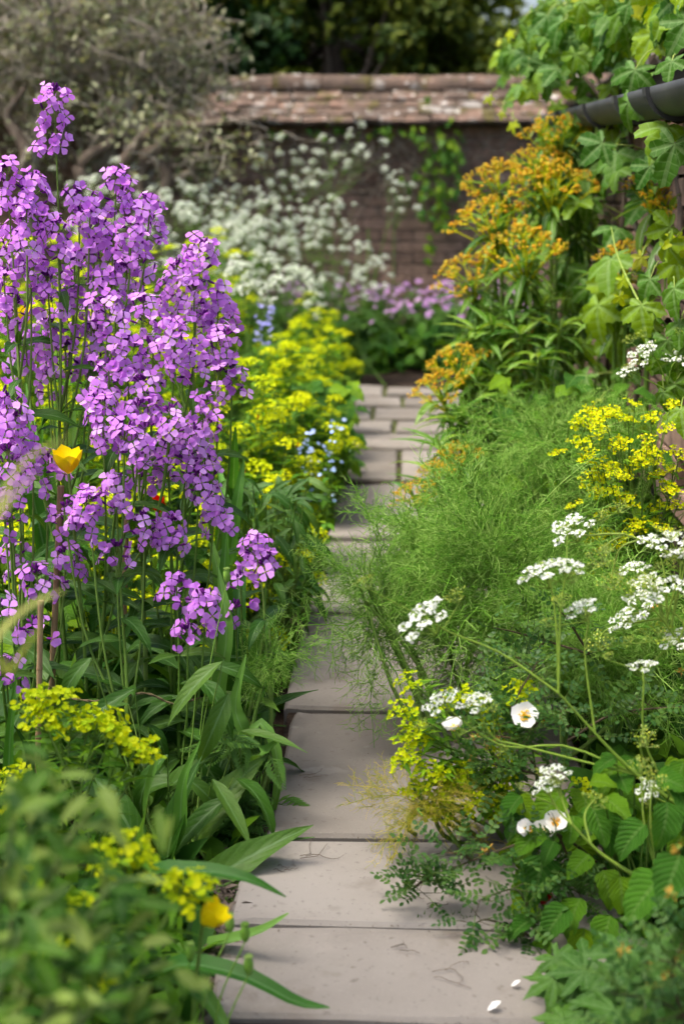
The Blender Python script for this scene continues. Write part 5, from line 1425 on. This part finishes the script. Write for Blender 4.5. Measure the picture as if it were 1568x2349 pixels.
spurge_at("blurred lime spurge rising from the near left corner beside the yellow poppy", [(280, 1950, 0), (310, 1930, 0), (250, 1985, .0), (330, 1985, .02), (425, 2050, .0), (430, 2015, .0), (180, 2080, -.1), (60, 1980, -.1), (220, 2230, -.05), (120, 2150, -.1)], W(250, 2700, 1.5) * [1, 1, 0], 1.5, SNb, rg, hs=.7, name="lime_spurge")
SB = [MB().add(leaf(1, w, 'strap', 12, 5, fo, cu, twist=tw)).mesh("leaf", M['strap_leaf']) for w, fo, cu, tw in ((.085, .5, .9, .2), (.075, .6, .5, -.2), (.10, .5, 1.4, .1), (.07, .5, .15, .15))]
def strap(label, base, blades, name="iris", cat="iris", mat="strap_leaf"):
    t = thing(name, label, cat, base)
    for (p0, pts, w) in blades:
        P = curve([p0] + pts, 14)
        n = 5
        s = np.linspace(0, 1, 14)
        wd = w * np.minimum(1, .6 + 2 * s) * np.clip((1 - s) / .5, 0.02, 1) ** .6
        T = nrm(np.gradient(P, axis=0)); S = nrm(np.cross(T, [0.05, -.35, 1])); N = np.cross(S, T)
        u = np.linspace(-1, 1, n)
        V = P[:, None] + S[:, None] * (u[None, :, None] * wd[:, None, None]) + N[:, None] * (np.abs(u)[None, :, None] * wd[:, None, None] * .45)
        lf = np.stack([np.repeat(u[None], 14, 0), np.repeat(s[:, None], n, 1)], -1).reshape(-1, 2)
        V = V - P[0]
        put("leaf", MB().add((V.reshape(-1, 3), [grid_faces(14, n)], lf)).mesh("leaf", M[mat]), t, P[0])
    return t
b = W(330, 2330, 1.85) * [1, 1, 0]
strap("arching strap leaves spreading over the slab edge at lower left", b, [
    (b, [W(330, 2020, 1.75), W(440, 1998, 1.72), W(560, 2015, 1.7), W(655, 2058, 1.7)], .013),
    (b, [W(330, 2250, 1.7), W(420, 2212, 1.66), W(560, 2240, 1.62), W(680, 2300, 1.6), W(755, 2312, 1.6)], .014),
    (b, [W(420, 2180, 1.85), W(520, 2160, 1.82), W(600, 2135, 1.8), W(662, 2095, 1.8)], .012),
    (b, [W(360, 2230, 1.7), W(440, 2260, 1.66), W(500, 2330, 1.64), W(540, 2420, 1.6)], .014),
    (b, [W(310, 2200, 1.8), W(280, 2050, 1.75), W(260, 1950, 1.7)], .012)], "strap_leaf_plant", "strap leaf plant")
b = W(300, 2100, 2.15) * [1, 1, 0]
strap("upright green blade leaves between the lime spurge and the big dark leaves", b, [
    (b, [W(320, 1950, 2.05), W(345, 1800, 2.0), W(368, 1710, 2.0)], .011),
    (b, [W(40, 2000, 2.0), W(22, 1750, 1.98), W(38, 1545, 1.98)], .011),
    (b, [W(400, 1950, 2.1), W(420, 1800, 2.1), W(460, 1700, 2.1)], .012)], "strap_leaf_plant", "strap leaf plant")
b = W(560, 1900, 2.4) * [1, 1, 0]
strap("bent tulip leaves with withered brown tips hanging over the path edge", b, [
    (b, [W(570, 1720, 2.3), W(600, 1660, 2.3), W(640, 1760, 2.28), W(620, 1900, 2.3), W(606, 1935, 2.3)], .010),
    (b, [W(590, 1740, 2.25), W(615, 1720, 2.25), W(650, 1690, 2.25)], .012),
    (b, [W(560, 1700, 2.3), W(540, 1620, 2.3), W(565, 1500, 2.3)], .014),
    (b, [W(500, 1650, 2.4), W(520, 1450, 2.4), W(500, 1300, 2.45)], .016)], "tulip_leaves", "tulip leaves")
for i, (lab, bb, pts) in enumerate([
    ("pale upright tulip leaves behind the yellow tulip at left", (150, 1500, 2.95), [(85, 1000), (100, 930), (60, 880), (130, 960), (170, 900), (30, 900), (190, 1060), (110, 1050)]),
    ("tulip leaves standing between the dame's rocket and the lime drift", (520, 1400, 3.0), [(500, 1060), (540, 980), (470, 1080), (560, 1050), (515, 1150)]),
    ("broad green blades rising behind the deep purple flower by the path", (540, 1550, 2.6), [(520, 1210), (560, 1290), (600, 1430), (480, 1220), (640, 1390), (500, 1330)])]):
    b = W(bb[0], bb[1], bb[2]) * [1, 1, 0]
    strap(lab, b, [(b + rg.normal(size=3) * [.03, .03, 0], [W((bb[0] + x) / 2 + rg.normal() * 15, (y + bb[1]) / 2, bb[2] + rg.normal() * .05), W(x, y, bb[2] + rg.normal() * .08)], rg.uniform(.012, .02)) for x, y in pts], "tulip_leaves", "tulip leaves")

def tulip(label, x, y, Y, s, mat='tulip_yellow', tilt=(0, -.2, 1), petals=6, openness=.35, name="tulip"):
    rg = np.random.default_rng(int(x + y))
    c = W(x, y, Y); base = c * [1, 1, 0] + [rg.normal() * .02, .03, 0]
    t = thing(name, label, name, base)
    ax = nrm(tilt); e1 = nrm(np.cross(ax, [.2, 1, .1])); e2 = np.cross(ax, e1)
    pm = MB().add(leaf(1, .78, 'oval', 7, 5, .45, -.75)).mesh("petal", M[mat])
    for k_ in range(petals):
        a = k_ * 2 * math.pi / petals + (.2 if k_ % 2 else 0)
        rad = e1 * math.cos(a) + e2 * math.sin(a)
        put("petal", pm, t, c + rad * .004, basis(rad * (openness + .45) + ax, ax - rad * 1.5), s * (1 if k_ % 2 else .95))
    sm = MB().add(tube(curve([base, (base + c) / 2 + rg.normal(size=3) * .01, c], 8), [.0035, .0028], 6))
    put("stem", sm.mesh("stem", M['stem']), t, (0, 0, 0))
tulip("open yellow tulip half hidden between the purple flowers at left", 158, 1085, 2.42, .052, openness=.9)
tulip("small yellow tulip peeping out right of the bamboo cane", 262, 1110, 2.75, .035)
tulip("yellow poppy bloom above the seed pods at lower left", 465, 2118, 1.52, .036, petals=6, openness=.7, tilt=(.7, -.1, .7), name="poppy")
tulip("dark red bloom in the shade under the balm leaves", 1232, 2058, 1.95, .035, mat='red', tilt=(.2, -.6, .5), name="red_flower")
tulip("yellow and red tulip glimpsed far behind the purple flowers", 60, 745, 3.6, .05, mat='tulip_yellow', openness=.6)
tulip("red tulip glimpsed low behind the purple flowers", 365, 1175, 3.0, .04, mat='red')
for i, (x, y) in enumerate([(590, 960), (680, 1025), (555, 1090)]):
    tulip("small orange-red flower in the lime drift, " + ["upper middle one", "beside the forget-me-nots", "lower middle one", "nearest the purple flowers", "lowest by the path"][i], x, y, 3.6 + .25 * (4 - i), .016, mat='red', name="orange_flower", openness=.7)

def pods():
    rg = np.random.default_rng(19)
    labs = ["tallest poppy seed pod at the slab joint", "poppy seed pod left of the tallest", "round poppy seed pod by the yellow poppy", "low poppy seed pod above the strap leaf", "poppy seed pod at the bottom edge left", "poppy seed pod right of the rest, leaning"]
    pod_me = MB().add(ball(.0088, .72, .72, 1.5, 8, 7), 0).mesh("pod", M['pod'])
    cap_me = MB().add(xf(disc(.006, 8, -.25), None, (0, 0, .0138)), 0).add(tube([[0, 0, .0115], [0, 0, .0138]], [.003, .0045], 8), 0).mesh("cap", M['stem'])
    for i, (x, y, Y) in enumerate([(562, 2140, 1.62), (527, 2118, 1.66), (437, 2185, 1.6), (570, 2215, 1.58), (465, 2285, 1.55), (520, 1320, 2.3)]):
        c = W(x, y, Y); base = W(x - 70 + rg.normal() * 15, 2500 if i < 5 else 1700, Y - .02) * [1, 1, 0]
        t = thing("poppy_seed_pod", labs[i] if i < 5 else "green seed pod standing by the lone deep purple flower", "seed pod", base, "poppy seed pods at lower left")
        pd_ = put("pod", pod_me, t, c, basis([1, 0, 0], nrm([rg.normal() * .12, 0, 1])), 1)
        put("cap", cap_me, pd_, (0, 0, 0), origin=(0, 0, 0))
        put("stem", MB().add(tube(curve([base, (base + c) / 2 + [-.012, 0, 0], c - [0, 0, .012]], 9), [.0014, .001], 5)).mesh("stem", M['pod']), t, (0, 0, 0))
pods()

# blurred grass and leaf tips close to the lens at left
b = W(-120, 2500, 1.05) * [1, 1, 0]
strap("blurred yellow-green leaf tips arching in close at the left edge", b, [
    (b, [W(-60, 1700, 1.05), W(-20, 1500, 1.05), W(60, 1400, 1.05), W(150, 1355, 1.05)], .006),
    (b, [W(-60, 1500, 1.0), W(0, 1180, 1.0), W(60, 1060, 1.0), W(165, 1000, 1.0)], .004),
    (b, [W(-40, 1400, .98), W(10, 1180, .98), W(90, 1075, .98)], .004),
    (b, [W(-30, 1700, 1.05), W(30, 1540, 1.05), W(100, 1430, 1.05)], .005)], "grass_tuft", "grass", "straw")

# ------------------------------------------------------------------ canes and twine
def cane(label, x0, y0, x1, y1, Y, r):
    top = W(x1, y1, Y); low = W(x0, y0, Y)
    d = (top - low) / (top[2] - low[2]); base = low - d * low[2]
    t = thing("bamboo_cane", label, "cane", base, "canes staking the purple flowers")
    nodes = [0.0, .22, .47, .74, 1.0]
    P, R = [], []
    for f in np.linspace(0, 1, 41):
        P.append(base + (top - base) * f); R.append(r * (1.0 + .10 * max(0, 1 - min(abs(f - q) for q in nodes) / .02)))
    mb = MB(); mb.add(tube(np.array(P), R, 12))
    v, f_, l = disc(r, 12, 0); mb.add((v + top, f_, l))
    put("pole", mb.mesh("pole", M['cane']), t, (0, 0, 0))
    for f in nodes[1:4]:
        c = base + (top - base) * f
        put("node", MB().add(tube([c - [0, 0, .003], c, c + [0, 0, .003]], [r * 1.02, r * 1.22, r * 1.02], 12)).mesh("node", M['cane']), t, (0, 0, 0))
cane("bamboo cane in front, left of the tallest cane", 90, 1600, 94, 1378, 2.2, .0048)
cane("tallest bamboo cane with its cut top among the purple flowers", 118, 1600, 140, 1115, 2.45, .0058)
cane("short bamboo cane seen right of the thick green stems", 285, 1400, 290, 1190, 2.7, .0058)
tw = MB()
for P in ([W(84, 1590, 2.28), W(150, 1600, 2.26), W(230, 1608, 2.26), W(330, 1590, 2.3), W(400, 1615, 2.32), W(460, 1600, 2.34)], [W(112, 1585, 2.285), W(132, 1592, 2.285), W(140, 1580, 2.31), W(115, 1578, 2.31), W(112, 1586, 2.285)]):
    C = curve(P, 40); k_ = np.arange(40)
    for ph in (0, math.pi):
        off = np.stack([np.zeros(40), np.cos(k_ * 1.3 + ph), np.sin(k_ * 1.3 + ph)], -1) * .0013
        tw.add(tube(C + off, .0013, 5))
tag(put("garden_twine", tw.mesh("garden_twine", M['twine'])), "rough brown twine tying the canes and purple flower stems", "twine")

# ------------------------------------------------------------------ path edge plants on the left, far half
def dot_flowers(label, name, cat, boxes, Y, n, mat, rg, s, ht=.0):
    c = W((boxes[0] + boxes[2]) / 2, boxes[3], Y); base = c * [1, 1, 0]
    t = thing(name, label, cat, base)
    mb = MB()
    for k_ in range(5):
        a = k_ * 1.2566; v, f, l = disc(.0035, 6, .1); mb.add(xf((v, f, l), None, (math.cos(a) * .0037, math.sin(a) * .0037, .001)), 0)
    mb.add(xf(octa(.0014), None, (0, 0, .001)), 1)
    me = mb.mesh("flower", [M[mat], M['tulip_yellow']])
    sm, lm = MB(), MB()
    for _ in range(n):
        p = W(rg.uniform(boxes[0], boxes[2]), rg.uniform(boxes[1], boxes[3]), Y + rg.normal() * .12)
        if p[2] < .02: p[2] = rg.uniform(.04, .12)
        nn = nrm([rg.normal() * .5, -.6, .8])
        put("flower", me, t, p, basis(np.cross(nn, rdir()), nn), s * rg.uniform(.7, 1.2))
        st = p * [1, 1, 0] + [rg.normal() * .02 - .05, .02, 0]
        P = curve([st, (st + p) / 2, p], 5); sm.add(tube(P, [.0013, .0007], 3))
        m_ = 5
        pos = P[rg.integers(0, 4, m_)]
        scatter(lm, lv3, pos, rg.normal(size=(m_, 3)) + [0, 0, .5], np.tile([0, 0, 1.], (m_, 1)), rg.uniform(.03, .06, m_))
    put("stem", sm.mesh("stem", M['stem']), t, (0, 0, 0)); put("foliage", lm.mesh("foliage", M['spurge_leaf']), t, (0, 0, 0), kind="stuff")
rg = np.random.default_rng(17)
dot_flowers("pale blue forget-me-nots spilling over the left path edge", "forget_me_not", "forget-me-not", (685, 985, 770, 1150), 3.9, 60, 'blue', rg, .85)
dot_flowers("few forget-me-nots under the leafy bush by the far slabs", "forget_me_not", "forget-me-not", (755, 950, 815, 1060), 4.5, 20, 'blue', rg, .95)
dot_flowers("blue-violet flower spike rising from the middle of the lime drift", "camassia", "camassia", (585, 690, 630, 790), 5.2, 34, 'violet', rg, 1.2)
leafy("leafy green bush overhanging the far slabs on the left", "bush", W(740, 1050, 4.9) * [1, 1, 0], [], BL, rg, "leafy_bush", rnd=170, box_=(690, 870, 818, 1070), Yr=(4.5, 5.3), ls=(.045, .08))
leafy("dark leafy plant at the left path edge opposite the fennel", "foliage plant", W(600, 1400, 3.3) * [1, 1, 0], [], RL, rg, "leafy_plant", rnd=190, box_=(520, 1090, 715, 1400), Yr=(2.95, 3.5), ls=(.05, .10))
leafy("low parsley-like leaves at the left path edge by the second joint", "foliage plant", W(540, 1900, 2.3) * [1, 1, 0], [], [FERN], rg, "fern_leaf_plant", rnd=60, box_=(470, 1680, 640, 1930), Yr=(2.2, 2.4), ls=(.05, .1))
leafy("fresh yellow-green leaves low among the purple flower stems", "foliage plant", W(250, 1650, 2.75) * [1, 1, 0], [], BL, rg, "leafy_plant", rnd=110, box_=(0, 1250, 540, 1620), Yr=(2.7, 3.0), ls=(.035, .07))
leafy("large dark rocket leaves rising from the left bed above the yellow poppy", "foliage plant", W(380, 2100, 2.1) * [1, 1, 0],
      [(380, 2000, 2.1, .2, (.1, -.1, 1)), (330, 1980, 2.1, .2, (-.2, -.1, 1)), (430, 1960, 2.15, .22, (.35, -.05, .9)), (470, 1990, 2.1, .19, (.9, -.1, .5)), (420, 2060, 2.05, .24, (.9, -.1, .75)), (280, 1900, 2.15, .18, (-.1, -.05, 1)), (350, 1850, 2.2, .16, (.5, -.2, .8)), (470, 1850, 2.25, .15, (.4, -.2, .9))], RL, rg, "rocket_seedling", rnd=40, box_=(200, 1500, 560, 2000), Yr=(2.15, 2.35), ls=(.1, .16))

# ------------------------------------------------------------------ things lying on the paving
def litter():
    rg = np.random.default_rng(23)
    pm = MB().add(leaf(.022, .013, 'oval', 7, 5, .7, -1.0, wave=.06)).mesh("petal", M['rose_white'])
    for lab, x, y in (("white petal lying on the near slab at the bottom edge", 1118, 2318), ("small white petal lying in the shadow by the cranesbill", 1172, 2262)):
        o = put("fallen_petal", pm, None, G(x, y, SL_T + .004), basis([1, rg.normal() * .4, .0], [0, 0, 1]), 1.0 if x < 1150 else .7)
        tag(o, lab, "petal", "fallen petals on the path")
    tws = [("curled dry twig on the third slab from the bottom", 690, 1960, 80), ("thin dry stalks lying on the near slab right of the middle", 1010, 2235, 60), ("short dark twig on the slab below the bronze fennel", 985, 2078, 40), ("dark twig beside the withered tulip leaves", 690, 1780, 40), ("dark crumb of twig near the path's left edge", 640, 1990, 24), ("dark twig under the burnet rose tip", 940, 2060, 24), ("little stalk lying at the slab joint on the right", 905, 2175, 30)]
    for lab, x, y, w in tws:
        mb = MB(); c = G(x, y, SL_T + .003)
        for _ in range(3):
            P = [np.array([rg.normal() * .006, rg.normal() * .006, 0])]; a = rg.uniform(-.5, .5)
            for s in range(5):
                P.append(P[-1] + np.array([math.cos(a), math.sin(a), 0]) * w / 5 / 1400 * rg.uniform(.6, 1.3) * 1.4); a += rg.normal() * .6
            Q = curve(P, 9); Q[:, 2] = np.abs(np.sin(np.arange(9))) * .002
            mb.add(tube(Q, [.0006, .0004], 4))
        tag(put("fallen_twig", mb.mesh("fallen_twig", M['bark']), None, c), lab, "twig", "bits lying on the path")
    mb = MB(); n = 230
    pts = []
    for i in range(n):
        yy = (2122, 1921, 1626, 2345)[rg.integers(4)] if i % 3 else rg.uniform(1640, 2349)
        q = G(rg.uniform(570, 1180), yy + rg.normal() * 2.0, SL_T + .0015); pts.append(q)
    scatter(mb, leaf(1, .4, 'lance', 3, 3, .3, .4), np.array(pts), rg.normal(size=(n, 3)) * [1, 1, .05], np.array([0, 0, 1.]) + rg.normal(size=(n, 3)) * .3, rg.uniform(.002, .006, n))
    tag(put("path_debris", mb.mesh("path_debris", M['bark'])), "scattered dark crumbs and bits of leaf along the slab joints", "debris", kind="stuff")
    mb = MB(); pts = []
    for (x0, x1, y, n_) in ((500, 560, 2050, 120), (470, 535, 2200, 160), (430, 510, 2300, 160)):
        for _ in range(n_): pts.append(G(rg.uniform(x0, x1), y + rg.normal() * 40, .03))
    pts = np.array(pts); n = len(pts)
    scatter(mb, leaf(1, .25, 'lance', 4, 3, .3, .8), pts + np.stack([np.zeros(n), np.zeros(n), rg.uniform(0, .02, n)], -1), rg.normal(size=(n, 3)) * [1, 1, .3], np.array([0, 0, 1.]) + rg.normal(size=(n, 3)) * .4, rg.uniform(.01, .035, n))
    tag(put("leaf_litter", mb.mesh("leaf_litter", M['bark'])), "brown dead leaves and straw on the soil at the left slab edge", "litter", kind="stuff")
    mb = MB()
    for (x, y, n_) in ((1060, 2122, 60), (985, 2128, 30), (905, 975, 30), (918, 1045, 40), (884, 892, 25)):
        for _ in range(n_):
            p = G(x + rg.normal() * 14, y + rg.normal() * 3, .03); d = nrm(rg.normal(size=3) * [.6, .6, .2] + [0, 0, 1])
            mb.add(xf(leaf(rg.uniform(.012, .03) * (1 if y > 1500 else .5), .003, 'lance', 3, 3, .3, .5), basis(d, rdir()), p), 0, rg.uniform())
    tag(put("joint_grass", mb.mesh("joint_grass", M['low_leaf'])), "tiny grass tufts growing in the slab joints", "grass", kind="stuff")
litter()
